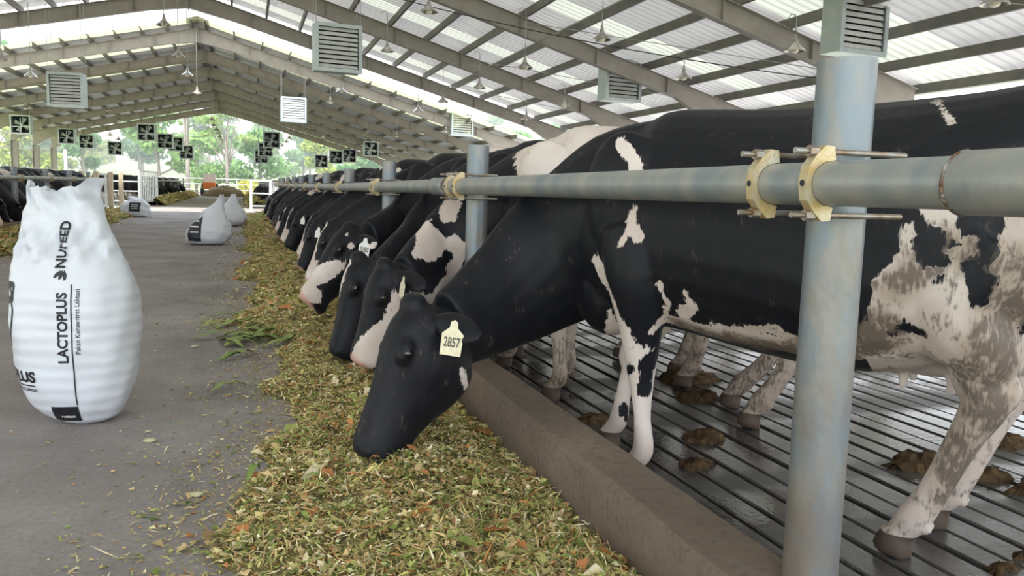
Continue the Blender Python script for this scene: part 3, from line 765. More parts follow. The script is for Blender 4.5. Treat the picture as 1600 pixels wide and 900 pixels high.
ear_tag(c2, lm2, 1, None, Matrix.Rotation(-A2, 3, 'Z') @ Vector((-1, -.15, .1)), t=.5, scale=.95)

# --- third cow: all-black lowered head, mostly behind the second
A3 = R(140); S3 = 1.06; L3 = (1.88, 5.20, 0.0)
lo = lambda x, y, z: local_of(L3, A3, S3, (x, y, z))
p3 = dict(neck=[(.0, 0, 1.06, .38, .21), (*lo(1.64, 5.40, 1.05), .375, .18), (*lo(1.42, 5.56, .92), .31, .15), (*lo(1.17, 5.52, .76), .26, .128), (*lo(.97, 5.32, .67), .21, .112), (*lo(.83, 5.16, .61), .165, .10)],
          poll=lo(.72, 5.13, .73), nose=lo(.51, 5.03, .14), face=tuple(Matrix.Rotation(-A3, 3, 'Z') @ Vector((-1, -.1, .25))), ear=(-.15, -.45),
          feet=dict(fl=(.05, .17), fr=(.10, -.17), hl=(-1.1, .17), hr=(-1.0, -.17)))
me3, lm3 = cow_shape(p3, .015, 3); W, hit = painter(me3, L3, A3, S3); P = coords(me3)
w, hoof, dirt, pk = base_fields(P, lm3, .5); pk = np.where(P[:, 0] > .5, 0, pk); H3 = lm3['H']
w = np.maximum(w, chainf(P, [(*H3(.06, 0, .07), .02), (*H3(.25, .0, .07), .028), (*H3(.40, 0, .06), .012)])); w = np.maximum(w, ellf(P, (-.45, .1, 1.45), (.35, .3, .16)))
for ch in ([(655, 246, 12), (690, 230, 14), (740, 214, 14), (790, 202, 12)],): w = np.maximum(w, chainf(W, [hit(*c) for c in ch]))
finish(me3, w, hoof, dirt, pk); c3 = place(me3, lm3, p3, L3, A3, S3, 'third cow from the camera in the right-hand row, black muzzle behind the white-cheeked cow', GR)
# --- fourth cow: raised head, white lower face and pink muzzle
A4 = R(141); S4 = 1.06; L4 = (1.88, 6.10, 0.0)
lo = lambda x, y, z: local_of(L4, A4, S4, (x, y, z))
p4 = dict(neck=[(.0, 0, 1.06, .38, .21), (*lo(1.64, 6.30, 1.05), .375, .18), (*lo(1.42, 6.44, .95), .30, .15), (*lo(1.19, 6.38, .85), .25, .128), (*lo(1.01, 6.16, .81), .205, .112), (*lo(.88, 6.05, .79), .165, .10)],
          poll=lo(.765, 6.0, .875), nose=lo(.375, 5.90, .39), face=tuple(Matrix.Rotation(-A4, 3, 'Z') @ Vector((-.8, -.1, .6))), ear=(-.15, -.40),
          feet=dict(fl=(.05, .17), fr=(.0, -.17), hl=(-1.1, .17), hr=(-1.2, -.17)))
me4, lm4 = cow_shape(p4, .0145, 3); W, hit = painter(me4, L4, A4, S4); P = coords(me4)
w, hoof, dirt, pk = base_fields(P, lm4, .5)
for ch in ([(483, 412, 8), (482, 436, 17), (477, 458, 17), (492, 462, 13)], [(486, 400, 4), (505, 375, 3), (516, 362, 5)], [(520, 350, 9), (533, 352, 8)], [(520, 431, 4)], [(541, 367, 3)], [(548, 384, 5)]):
    w = np.maximum(w, chainf(W, [hit(*c) for c in ch]))
w = np.maximum(w, ellf(P, (-.2, .1, 1.45), (.4, .3, .16)))
for ch in ([(585, 266, 12), (610, 258, 14), (640, 250, 10)],): w = np.maximum(w, chainf(W, [hit(*c) for c in ch]))
finish(me4, w, hoof, dirt, pk); c4 = place(me4, lm4, p4, L4, A4, S4, 'fourth cow from the camera in the right-hand row, raised head and pink muzzle', GR)
ear_tag(c4, lm4, 1, '3180', Matrix.Rotation(-A4, 3, 'Z') @ Vector((-.5, -1, .1)), white=True, t=.5, scale=1.1)

def patches(P, lm, rnd, face):
    """random black and white coat; face = 'blaze', 'white' or 'black'"""
    w, hoof, dirt, pk = base_fields(P, lm, rnd.uniform(.35, .65), rnd.random() < .7)
    for k in range(rnd.randint(2, 4)):
        f = rnd.uniform(-1.4, .2); s = rnd.choice((-1, 1)); zc = rnd.choice((1.45, 1.35, 1.2, .85, 1.45))
        w = np.maximum(w, ellf(P, (f, s*rnd.uniform(0, .25), zc), (rnd.uniform(.10, .28), rnd.uniform(.15, .3), rnd.uniform(.10, .28))))
    if rnd.random() < .6:
        for k in range(rnd.randint(1, 2)): w = np.maximum(w, ellf(P, (rnd.uniform(.3, .65), rnd.choice((-1, 1))*.12, rnd.uniform(.75, 1.15)), (rnd.uniform(.06, .16), .14, rnd.uniform(.06, .16))))
    H = lm['H']
    if face in ('blaze', 'white'):
        r_ = rnd.uniform(.018, .03) if face == 'blaze' else .05
        w = np.maximum(w, chainf(P, [(*H(.05, 0, .07), r_*.7), (*H(.35, 0, .06), r_), (*H(.6, 0, .03), r_), (*H(.9, 0, .01), r_*1.4 if face == 'blaze' else .10)]))
        if face == 'white': w = np.maximum(w, chainf(P, [(*H(.7, 0, -.05), .095), (*H(.95, 0, -.05), .10)]))
    else: pk = np.where(P[:, 0] > .7, 0, pk)
    w = np.minimum(w, -np.maximum(ellf(P, H(.05, .16, -.05), (.14, .14, .14)), ellf(P, H(.05, -.16, -.05), (.14, .14, .14)))) if rnd.random() < .8 else w
    return w, hoof, dirt, pk

variants = []
for k, (hl, tn, rc) in enumerate([(.0, .45, .06), (.05, .60, .08), (-.03, .50, .02), (.06, .38, .10)]):
    po = generic_pose(hl, tn, rc, 11+k); variants.append((po, *cow_shape(po, .019, 3)))
far_variants = [(po, *cow_shape(po, .036, 1)) for po, _m, _l in variants]
def herd_cow(k, loc, ang, sc, label, group, seed, face):
    po, me0, lm = (variants if 0 < loc[0] and loc[1] < 15 else far_variants)[k]; me = me0.copy(); me.name = 'dairy_cow'; P = coords(me)
    finish(me, *patches(P, lm, random.Random(seed), face)); return place(me, lm, po, loc, ang, sc, label, group)
# --- the rest of the right-hand row
row = [  # variant, y of withers, angle, face, seed, words
    (1, 7.66, 140, 'white', 8, 'white lower face'),
    (2, 8.62, 141, 'blaze', 21, 'narrow white blaze'),
    (0, 9.55, 140, 'blaze', 34, 'narrow white blaze'),
    (3, 10.62, 142, 'white', 55, 'white lower face'),
    (2, 11.62, 140, 'blaze', 60, 'narrow white blaze'),
    (1, 12.62, 140, 'black', 77, 'black face and white tag')]
yy = 13.85; sd_ = 90
rr = random.Random(3)
while yy < 30.5:
    row.append((rr.randrange(4), yy, rr.uniform(136, 146), rr.choice(('blaze', 'white', 'black', 'blaze')), sd_, 'black and white coat')); yy += rr.uniform(1.02, 1.18); sd_ += 13
def clear_of_posts(y, first, lead=.42):
    d = (y+lead-first) % 3.0
    if d < .36: y += .36-d
    elif d > 2.64: y += 3.36-d
    return y
for i, (k, y, a, face, seed, words) in enumerate(row):
    y = clear_of_posts(y, 1.515)
    c = herd_cow(k, (1.87+rr.uniform(-.02, .05), y, zf(y)), R(a), 1.05+rr.uniform(-.03, .03), '%s cow from the camera in the right-hand row, %s' % (ORD[i+4], words), GR, seed, face)
    if i in (2, 5, 8): ear_tag(c, variants[k][2], 1, None, Matrix.Rotation(-R(a), 3, 'Z') @ Vector((-.6, -1, .1)), white=True, t=.55, scale=1.0)
# left-hand row (heads towards the aisle)
yy = 12.6; i = 0
while yy < 30.8:
    yl = clear_of_posts(yy, 14.5, .6)
    herd_cow(rr.randrange(4), (-5.50+rr.uniform(-.05, .05), yl, zf(yl)), R(rr.uniform(18, 40)), 1.0+rr.uniform(-.03, .03), '%s cow from the camera in the left-hand row' % ORD[i], 'cows eating in the left-hand row', 300+i*7, rr.choice(('blaze', 'white', 'black')))
    yy += rr.uniform(1.0, 1.3); i += 1
yy = 44.5; i = 0
while yy < 74:
    herd_cow(rr.randrange(4), (-5.55, yy, zf(yy)), R(rr.uniform(10, 30)), 1.0, '%s cow from the camera in the far shed on the left' % ORD[i], 'cows in the far shed on the left', 500+i*7, rr.choice(('blaze', 'black')))
    yy += rr.uniform(1.3, 1.7); i += 1
yy = 44.5; i = 0
while yy < 70:
    herd_cow(rr.randrange(4), (1.98, yy, zf(yy)), R(rr.uniform(140, 160)), 1.0, '%s cow from the camera in the far shed on the right' % ORD[i], 'cows in the far shed on the right', 700+i*7, 'black')
    yy += rr.uniform(1.8, 2.6); i += 1
for po, me, lm in variants+far_variants: bpy.data.meshes.remove(me)
# ------------------------------------------------------------------ feed
FCOL = np.array([(.27, .31, .09), (.38, .37, .12), (.44, .36, .15), (.50, .37, .18), (.11, .17, .04), (.64, .56, .37), (.19, .23, .06), (.42, .17, .06), (.30, .19, .09), (.52, .46, .24)])
FW = np.array([.10, .13, .17, .17, .06, .12, .07, .05, .08, .05]); FW = FW/FW.sum()
M['flake'] = attr_mat('chopped_fodder', 'Col', .75, .12)
M['mound'] = mat('fodder_mound', (.09, .07, .025), .95, color2=(.20, .16, .06), nscale=14, bump=(45, .9))
M['mound'].use_backface_culling = False
def wob(y, a=0.0): return .16*math.sin(y*1.3+a)+.11*math.sin(y*2.9+1.7+a)+.07*math.sin(y*6.1+a)+.05*math.sin(y*11.3+a)
def feed(name, x_in, x_kerb, y0, y1, h, n, size, label, seed, bare=None, loose=0.0, far=False, xstep=18):
    """mound against the kerb plus chopped leaves, stalks and husks lying on it"""
    rng = np.random.default_rng(seed); sg = 1 if x_kerb > x_in else -1
    def hgt(x, y):
        e = x_in+sg*wob(y, seed)*(1.0 if not far else .8)*.75
        t = np.clip((x-e)*sg/abs(x_kerb-e), 0, 1)
        base = h*np.clip(t/.45, 0, 1)**.8*(1-.42*np.clip((t-.6)/.4, 0, 1))
        return base*(1+.30*np.sin(x*7.1+y*3.3)*np.cos(y*4.7-x*2.2)+.20*np.sin(x*19+y*13)*np.cos(x*11-y*17)+.12*np.sin(x*41+y*23)*np.sin(y*37)), t, e
    root = empty(name, (0, 0, 0)); tag(root, label, 'feed', kind='stuff')
    mb = MB(); ny = max(int((y1-y0)*(10 if not far else 2.5)), 6)
    for j in range(ny+1):
        y = y0+(y1-y0)*j/ny; e = hgt(0, y)[2]
        for i in range(xstep+1):
            x = e+(x_kerb-e)*i/xstep; z = float(hgt(x, y)[0]); mb.v.append((x, y, zf(y)+z+(.002 if i else -.01)))
    for j in range(ny):
        for i in range(xstep):
            a = j*(xstep+1)+i; mb.f.append((a, a+1, a+xstep+2, a+xstep+1)); mb.m.append(0)
    o = mb.build('mound', M['mound'], root, smooth='all'); o['kind'] = 'stuff'
    # flakes
    u = rng.random(n); y = y0+(y1-y0)*(u**1.6 if not far else u)
    t = rng.beta(1.15, 1.0, n)
    e = np.array([hgt(0, yy)[2] for yy in y]); x = e+(x_kerb-sg*.01-e)*t
    out = rng.random(n) < loose; x = np.where(out, e-sg*np.abs(rng.normal(0, .22, n)), x)
    z = np.array([hgt(a, b)[0] for a, b in zip(x, y)])+np.where(out, .003, rng.uniform(-.004, .026, n)*size)
    z = z+np.array([zf(b) for b in y])
    big = rng.random(n) < .012; kind = rng.choice(len(FCOL), n, p=FW); kind = np.where(big, rng.choice([7, 3, 0, 8, 5], n), kind)
    ln = rng.gamma(3.0, .0085, n)*size*np.where(big, 2.6, 1); u_ = rng.random(n); st = u_ < .50; ln = np.where(st, ln*rng.uniform(1.1, 2.3, n), ln*.9); wd = np.where(st, np.minimum(ln*rng.uniform(.06, .16, n), .007*size+.002), ln*rng.uniform(.25, .8, n))
    az = rng.uniform(0, 2*np.pi, n); tl = rng.normal(0, .36, n)*np.where(out, .15, 1); rl = rng.normal(0, .5, n)*np.where(out, .15, 1)
    d = np.stack([np.cos(az)*np.cos(tl), np.sin(az)*np.cos(tl), np.sin(tl)], 1); s_ = np.stack([-np.sin(az)*np.cos(rl), np.cos(az)*np.cos(rl), np.sin(rl)], 1)
    up = np.cross(d, s_); c = np.stack([x, y, z+.004], 1); bow = rng.uniform(-.25, .25, n)*ln
    V = np.stack([c-d*ln[:, None]/2, c-s_*wd[:, None]/2+up*bow[:, None], c+d*ln[:, None]/2+up*rng.uniform(-.1, .1, n)[:, None]*ln[:, None], c+s_*wd[:, None]/2+up*bow[:, None]], 1).reshape(-1, 3)
    me = bpy.data.meshes.new('chopped_leaves'); F = np.arange(4*n).reshape(-1, 4)
    me.vertices.add(4*n); me.vertices.foreach_set('co', V.ravel()); me.loops.add(4*n); me.loops.foreach_set('vertex_index', F.ravel().astype(np.int32))
    me.polygons.add(n); me.polygons.foreach_set('loop_start', np.arange(0, 4*n, 4).astype(np.int32)); me.polygons.foreach_set('loop_total', np.full(n, 4, np.int32)); me.update(calc_edges=True); me.validate()
    colr = FCOL[kind]*rng.uniform(.95, 1.75, (n, 1)); ca = me.color_attributes.new('Col', 'FLOAT_COLOR', 'POINT')
    C4 = np.concatenate([np.repeat(colr, 4, 0), np.ones((4*n, 1))], 1); ca.data.foreach_set('color', C4.ravel().astype(np.float32))
    me.materials.append(M['flake']); o = link(bpy.data.objects.new('chopped_leaves', me), root); o['kind'] = 'stuff'
    return root
feed('chopped_feed', .12, KL, 1.15, 7.2, .105, 130000, .78, 'chopped green and orange fodder in front of the nearest cows', 1, loose=.035)
feed('chopped_feed', .04, KL, 7.2, 16, .10, 50000, 1.4, 'chopped fodder strip in front of the middle of the right-hand row', 2, loose=.03)
feed('chopped_feed', .06, KL, 16, 31.2, .12, 16000, 3.0, 'chopped fodder strip at the far end of the right-hand row', 3, loose=.02, far=True)
feed('chopped_feed', -3.55, LKR, 12, 31.2, .16, 22000, 3.0, 'yellowish chopped fodder in front of the left-hand row', 4, loose=.02, far=True)
feed('chopped_feed', -3.7, LKR, 43.5, 75, .25, 8000, 5.0, 'fodder strip along the left of the far shed', 5, far=True)
feed('chopped_feed', .1, KL, 43.5, 75, .25, 6000, 5.0, 'fodder strip along the right of the far shed', 6, far=True)
# loose green corn leaves pulled out onto the aisle
rl = random.Random(5)
M['leaf'] = mat('fresh_corn_leaf', (.12, .20, .035), .6, color2=(.27, .33, .09), nscale=9)
def corn_leaf(x, y, L, az, label):
    mb = MB(); w = L*.10; n = 7; ca, sa = math.cos(az), math.sin(az)
    for i in range(n+1):
        t = i/n; ww = w*math.sin(math.pi*(.12+.86*t)); zz = .012+.05*math.sin(math.pi*t)*rl.uniform(.5, 1); cx = (t-.5)*L; b = .12*L*(t-.5)**2*rl.choice((1, 1.2))
        for s in (-1, 0, 1): mb.v.append((x+cx*ca-(b+s*ww)*sa, y+cx*sa+(b+s*ww)*ca, zz+(.006 if s else 0)))
    for i in range(n):
        for j in range(2): a = i*3+j; mb.f.append((a, a+1, a+4, a+3)); mb.m.append(0)
    o = mb.build('corn_leaf', M['leaf'], smooth='all'); tag(o, label, 'leaf', 'loose corn leaves beside the feed strip'); return o
for i in range(60):
    corn_leaf(rl.gauss(.14, .16), rl.gauss(6.75, .42), rl.uniform(.16, .36), rl.gauss(.15, .55), 'long fresh green corn leaf in the clump spilling onto the aisle')
for i in range(7):
    corn_leaf(rl.uniform(-.1, .5), rl.uniform(2.0, 5.2), rl.uniform(.10, .22), rl.uniform(0, 3), 'short green leaf lying loose on the nearest fodder')
# small crumbs on the aisle
rng = np.random.default_rng(9); n = 900
cr = MB()
for i in range(n):
    y = 2.2+14*rng.random()**1.5; x = .1-abs(rng.normal(0, 1.0)); s = rng.uniform(.004, .012)*(1+y*.06); a = rng.uniform(0, 6.28)
    cr.add([(x+s*math.cos(a), y+s*math.sin(a), .003), (x-s*.6*math.sin(a), y+s*.6*math.cos(a), .008), (x-s*math.cos(a), y-s*math.sin(a), .003), (x+s*.5*math.sin(a), y-s*.5*math.cos(a), .004)], [(0, 1, 2, 3)], int(rng.integers(0, 3)))
o = cr.build('scattered_feed_crumbs', [mat('crumb_cream', (.48, .42, .28), .8), mat('crumb_green', (.25, .3, .10), .8), mat('crumb_brown', (.30, .19, .10), .8)]); tag(o, 'tiny feed crumbs scattered over the concrete aisle', 'crumbs', kind='stuff')
for i, (x, y, s, zz) in enumerate([(-.42, 3.9, .030, 0), (-.35, 6.2, .035, 0), (.05, 2.75, .030, 0), (-.18, 3.15, .026, 0)]):
    o = MB().ell((x, y, .008), (s, s*.7, .010), Matrix.Rotation(i*1.1, 3, 'Z'), 10, 6).build('feed_chip', mat('corn_cob_chip', (.55, .50, .33), .8, color2=(.42, .40, .22), nscale=40), smooth='all'); tag(o, '%s pale flat corn chip lying on the bare aisle concrete' % ('large', 'round', 'small', 'thin')[i], 'chip', 'corn chips on the aisle')

# ------------------------------------------------------------------ manure on the slats
for i, (x, y, r, w) in enumerate([(2.75, 4.5, .16, 'brown heap by the second cow\'s hind legs'), (2.55, 4.05, .12, 'dark heap between the hind hooves'), (2.9, 2.75, .13, 'brown pat right of the big post'), (3.1, 2.55, .09, 'small brown pat right of the big post'),
                                  (3.2, 2.35, .16, 'wide flat pat at the right edge'), (4.6, 3.3, .22, 'large brown mound by the right edge'), (2.15, 3.35, .10, 'wet clump behind the front hoof'), (1.75, 3.75, .09, 'wet clump beside the kerb'), (5.6, 4.2, .25, 'far brown mound by the dark channel'),
                                  (2.35, 1.85, .05, 'small crumb near the hind hoof'), (2.5, 1.9, .04, 'tiny crumb near the hind hoof'), (1.9, 3.0, .07, 'smeared clump behind the kerb'), (3.6, 2.9, .12, 'lumpy pat in the middle distance on the right')]):
    mb = MB(); rr_ = random.Random(i); nseg = 22
    vs = [(x, y, r*.45)]
    for k, f_ in enumerate((.35, .7, 1.0)):
        for j in range(nseg):
            a = 2*math.pi*j/nseg; q = r*f_*rr_.uniform(.60, 1.3); vs.append((x+q*math.cos(a)*1.35, y+q*math.sin(a)*.8, [r*.42, r*.26, -.01][k]*rr_.uniform(.5, 1.3) if k < 2 else -.012))
    fs = [(0, 1+j, 1+(j+1) % nseg) for j in range(nseg)]
    for k in range(2):
        for j in range(nseg): fs.append((1+k*nseg+j, 1+(k+1)*nseg+j, 1+(k+1)*nseg+(j+1) % nseg, 1+k*nseg+(j+1) % nseg))
    mb.add(vs, fs); o = mb.build('manure_pat', M['manure'], smooth='all'); tag(o, w+' on the slats', 'manure', 'manure on the wet slats')
# dark channel beam beyond the slats on the right
o = MB().box((6.3, 8, .10), (.22, 30, .22)).build('kerb_beam', mat('dark_wet_beam', (.03, .03, .035), .4)); tag(o, 'dark low beam along the far side of the slats', 'beam', kind='structure')

# ------------------------------------------------------------------ feed sacks
def sack_material():
    m = bpy.data.materials.new('woven_white_plastic'); m.use_nodes = True
    b = m.node_tree.nodes['Principled BSDF']; L = m.node_tree.links
    b.inputs['Base Color'].default_value = (.66, .69, .74, 1); b.inputs['Roughness'].default_value = .42; b.inputs['Subsurface Weight'].default_value = 0
    t = nd(m, 'ShaderNodeTexCoord'); wv = nd(m, 'ShaderNodeTexWave', Scale=5.2, Distortion=2.2, Detail=3.0, bands_direction='Z'); L.new(t.outputs['Object'], wv.inputs[0])
    wv.inputs['Detail Scale'].default_value = 1.2
    n = nd(m, 'ShaderNodeTexNoise', Scale=7.0, Detail=5.0); L.new(t.outputs['Object'], n.inputs[0])
    ad = nd(m, 'ShaderNodeMath', operation='MULTIPLY_ADD'); L.new(n.outputs['Fac'], ad.inputs[0]); ad.inputs[1].default_value = 1.3; L.new(wv.outputs['Fac'], ad.inputs[2])
    bp = nd(m, 'ShaderNodeBump', Strength=.22, Distance=.012); L.new(ad.outputs[0], bp.inputs['Height']); L.new(bp.outputs[0], b.inputs['Normal'])
    return m
M['sack'] = sack_material()
M['sack_panel'] = mat('dark_printed_panel', (.018, .022, .035), .5)
def sack_shape(rows, n=72, seed=0, wr=.010, lean=(0, 0)):
    """rows: (z, centre x, centre y, half width, half depth, squareness)"""
    r = random.Random(seed); ph = [r.uniform(0, 6.28) for _ in range(8)]
    R_ = crom(rows, 6); vs = []; fs = []
    for (z, cx, cy, hw, hd, sq) in R_:
        for j in range(n):
            a = 2*math.pi*j/n; ca, sa = math.cos(a), math.sin(a)
            x_ = hw*abs(ca)**sq*(1 if ca > 0 else -1); y_ = hd*abs(sa)**sq*(1 if sa > 0 else -1)
            k = 1+wr*(math.sin(z*95+3*math.sin(a*2+ph[0])+ph[1])*.35+math.sin(a*5+z*9+ph[2])*1.1+math.sin(a*9-z*14+ph[3])*.7+math.sin(z*30+a*3+ph[4])*.8)
            vs.append((cx+x_*k+lean[0]*z, cy+y_*k+lean[1]*z, z))
    m_ = len(R_)
    for i in range(m_-1):
        for j in range(n): fs.append((i*n+j, i*n+(j+1) % n, (i+1)*n+(j+1) % n, (i+1)*n+j))
    fs.append(tuple(range(n-1, -1, -1)))
    mb = MB(); mb.add(vs, fs); return mb
B0 = Vector((-.770, 4.36, 0))
big = sack_shape([(.0, .03, -.02, 0.065, .06, 1.0), (.025, .02, -.01, 0.140, .12, .95), (.10, .0, 0, 0.209, .19, .9), (.22, -.01, 0, 0.256, .225, .85), (.42, -.01, 0, 0.277, .245, .82), (.60, -.01, 0, 0.279, .24, .82), (.74, -.02, .0, 0.260, .215, .85),
                  (.84, -.035, 0, 0.233, .175, .95), (.93, -.045, 0, 0.206, .125, 1.0), (1.02, -.055, 0, 0.182, .085, 1.0), (1.10, -.058, .0, 0.170, .062, 1.0), (1.16, -.055, .0, 0.173, .055, 1.0), (1.20, -.055, .0, 0.177, .055, 1.0)], seed=4, wr=.013)
nrow = len(big.v)//72
for i, (x, y, z) in enumerate(big.v):                  # the open mouth: corners stand up, the middle sags
    if z > 1.0:
        t = min((z-1.0)/.2, 1); u = (x+.055)/.19
        big.v[i] = (x+t*.006*math.sin(u*9+z*20), y+t*(.050*math.sin(u*7+1)+.026*math.sin(u*17+z*40)), z+t*(-.060*(1-u*u)+.018*u+.012*math.sin(u*11)))
    elif .78 < z < 1.0:
        u = (x+.045)/.22; k = math.sin((z-.78)/.22*math.pi)
        if y < 0: big.v[i] = (x, y-k*(.026*math.sin(x*38+z*22)+.018*math.sin(x*70-z*34)+.010*math.sin(x*120+z*60)), z)
bag_root = big.build('feed_sack', M['sack'], smooth='all'); bag_root.location = B0; bag_root.rotation_euler = (0, 0, R(-9))
tag(bag_root, 'tall open white woven feed sack with black lettering on the aisle', 'sack', 'white feed sacks on the aisle')
bt = BVHTree.FromPolygons([Vector(v) for v in big.v], big.f)
def on_bag(me, cx, cz, rot, view=(0, 1, 0), name='printed_lettering', off=.0025, tree=bt, parent=None, cuts=0):
    """lays a flat print onto the sack: local x,y of the print -> sack surface met along the view direction"""
    import bmesh
    parent = parent or bag_root
    bm = bmesh.new(); bm.from_mesh(me); bmesh.ops.triangulate(bm, faces=bm.faces)
    for _ in range(cuts):
        lg = [e for e in bm.edges if e.calc_length() > .012]
        if lg: bmesh.ops.subdivide_edges(bm, edges=lg, cuts=1)
    V = Vector(view).normalized(); rt = Vector((V.y, -V.x, 0)); c, s = math.cos(rot), math.sin(rot); kill = []
    for v in bm.verts:
        px, pz = cx+c*v.co.x-s*v.co.y, cz+s*v.co.x+c*v.co.y
        h = tree.ray_cast(rt*px+Vector((0, 0, pz))-V*2.0, V)
        if h[0] is None: kill.append(v); continue
        v.co = h[0]-V*off
    if kill: bmesh.ops.delete(bm, geom=kill, context='VERTS')
    bm.to_mesh(me); bm.free(); me.name = name
    return link(bpy.data.objects.new(name, me), parent)
def flat(poly, m, name='p'):
    mb = MB(); mb.add([(x, y, 0) for x, y in poly], [tuple(range(len(poly)))]); return mb.mesh(name, m)
T = lambda s, size, bold=0.0: text_mesh(s, size, M['ink'], 'printed_lettering', 0.0, bold)
def rect(w, h): return flat([(-w/2, -h/2), (w/2, -h/2), (w/2, h/2), (-w/2, h/2)], M['ink'])
def strip_rect(w, h, k=20, kz=None):
    mb = MB(); kz = kz or max(1, int(h/(w/k)))
    for j in range(kz+1):
        for i in range(k+1): mb.v.append((-w/2+w*i/k, -h/2+h*j/kz, 0))
    for j in range(kz):
        for i in range(k): a = j*(k+1)+i; mb.f.append((a, a+1, a+k+2, a+k+1)); mb.m.append(0)
    return mb.mesh('p', M['ink'])
U = R(90)
fv = (-.03, 1, 0)                                    # the printed front looks up the aisle towards the camera
on_bag(T('NUFEED', .058, .0016), -.01, .885, U, fv, off=.009, cuts=3)
for k in range(3):                                    # leaf mark below the name
    on_bag(flat([(-.006, -.026+0), (.004, -.022), (.012, -.004), (.010, .022), (.002, .012), (-.006, -.004)], M['ink']), -.024+k*.014, .755-.004*k, R(-28+22*k), fv, 'printed_leaf_mark', cuts=1)
on_bag(T('LACTOPLUS', .061, .0022), -.0, .50, U, fv, cuts=2)
on_bag(strip_rect(.58, .006, 60), -.0+.038, .415, U, fv, 'printed_line')
on_bag(T('Pakan Konsentrat Laktasi', .030, .0003), .064, .53, U, fv, cuts=1)
lv = (.40, .917, 0)                                    # the print of the left face
on_bag(T('LACTOPLUS', .072, .003), -.225, .262, 0, lv, cuts=2)
on_bag(strip_rect(.34, .006, 40), -.205, .222, 0, lv, 'printed_line')
on_bag(T('Konsentrat Laktasi', .028, .0003), -.14, .200, 0, lv, cuts=1)
on_bag(strip_rect(.12, .085, 16), -.02, .075, 0, fv, 'printed_panel')
pt = text_mesh('rotein', .026, M['tag_white'], 'printed_lettering', 0.0, .0003); on_bag(pt, -.012, .062, 0, fv, off=.0045, cuts=1)
on_bag(flat([(.05*math.cos(a)*(1+.25*math.sin(3*a)), .062*math.sin(a)*(1+.2*math.cos(2*a))) for a in [2*math.pi*i/22 for i in range(22)]], M['ink']), -.175, .655, .3, lv, 'printed_cow_mark', cuts=2)
arc = MB()
for i in range(21):
    a = R(-62+80*i/20); arc.v += [(.20*math.cos(a), .20*math.sin(a), 0), ((.20+.010)*math.cos(a), (.21)*math.sin(a), 0)]
for i in range(20): arc.f.append((2*i, 2*i+1, 2*i+3, 2*i+2)); arc.m.append(0)
on_bag(arc.mesh('p', M['ink']), -.345, .56, 0, lv, 'printed_arc', cuts=1)

def small_sack(loc, rz, rows, label, panel, seed, tilt=(0, 0)):
    mb = sack_shape(rows, 48, seed, .03); o = mb.build('feed_sack', M['sack'], smooth='all'); o.location = loc; o.rotation_euler = (tilt[0], tilt[1], rz)
    tag(o, label, 'sack', 'white feed sacks on the aisle')
    tr = BVHTree.FromPolygons([Vector(v) for v in mb.v], mb.f)
    for (cx, cz, w, h, view) in panel:
        me = strip_rect(w, h, 14); me.materials.clear(); me.materials.append(M['sack_panel'])
        import bmesh
        p = on_bag(me, cx, cz, 0, view, 'printed_panel', .006, tr, o, cuts=4)
        for k in range(3): 
            t_ = strip_rect(w*.6, h*.05, 6); t_.materials.clear(); t_.materials.append(M['tag_white']); on_bag(t_, cx, cz+h*(.25-.2*k), 0, view, 'printed_text_line', .010, tr, o)
    return o
slump = [(0, 0, 0, .20, .16, .9), (.05, 0, 0, .36, .30, .85), (.20, .02, 0, .43, .36, .85), (.38, .06, 0, .38, .30, .9), (.52, .12, 0, .27, .18, 1), (.66, .18, 0, .16, .09, 1), (.80, .22, 0, .10, .04, 1), (.92, .25, 0, .05, .03, 1)]
small_sack((-.70, 17.2, zf(17)), R(8), slump, 'slumped white sack with dark printed panel, nearest of the middle group', [(-.20, .34, .26, .52, (.25, 1, 0))], 11)
small_sack((-.42, 24.6, zf(24.6)), R(-10), [(a, b*.6, c, d*1.12, e*1.1, f) for a, b, c, d, e, f in slump], 'white sack leaning right, beside the feed strip behind the nearest slumped sack', [(-.30, .42, .30, .55, (.15, 1, 0))], 12)
small_sack((-.85, 26.2, zf(26)), R(30), [(a*.95, b, c, d*1.05, e, f) for a, b, c, d, e, f in slump], 'cream-topped sack half hidden behind the two slumped sacks', [], 13)
small_sack((-3.45, 29.5, zf(29.5)), R(-20), [(a*.85, b*.6, c, d*.6, e*.8, f) for a, b, c, d, e, f in [(0, 0, 0, .45, .25, .9), (.06, 0, 0, .72, .42, .85), (.28, 0, 0, .78, .46, .85), (.50, .05, 0, .68, .38, .85), (.66, .1, 0, .45, .25, 1), (.76, -.1, 0, .28, .14, 1), (.82, -.2, 0, .14, .05, 1)]], 'bulging white sack lying by the left-hand feed strip', [(.10, .34, .36, .30, (-.1, 1, 0))], 14)

# ------------------------------------------------------------------ hanging lamps
shade_me = MB().lathe((0, 0, 0), [(.028, .20), (.045, .185), (.050, .12), (.075, .095), (.125, .045), (.185, .0), (.205, -.035), (.200, -.036), (.180, -.004), (.12, .040), (.07, .088), (.001, .10)], 20).mesh('lamp_shade', M['shade'], smooth=True)
cap_me = MB().lathe((0, 0, .18), [(.001, .10), (.022, .10), (.030, .05), (.032, 0), (.001, 0)], 12).mesh('lamp_holder', M['rod'], smooth=True)
bulb_me = MB().ell((0, 0, -.005), (.085, .085, .07), None, 12, 8).mesh('bulb', M['bulb'], smooth='all')
rod_me = MB().tube([(0, 0, 0), (0, 0, 1)], .011, 6).mesh('hanger_rod', M['rod'], smooth='all')
hook_me = MB().tube([(.09*math.cos(R(a))-.09, 0, .09*math.sin(R(a))) for a in range(0, 200, 25)], .010, 6).mesh('hook', M['rod'], smooth='all')
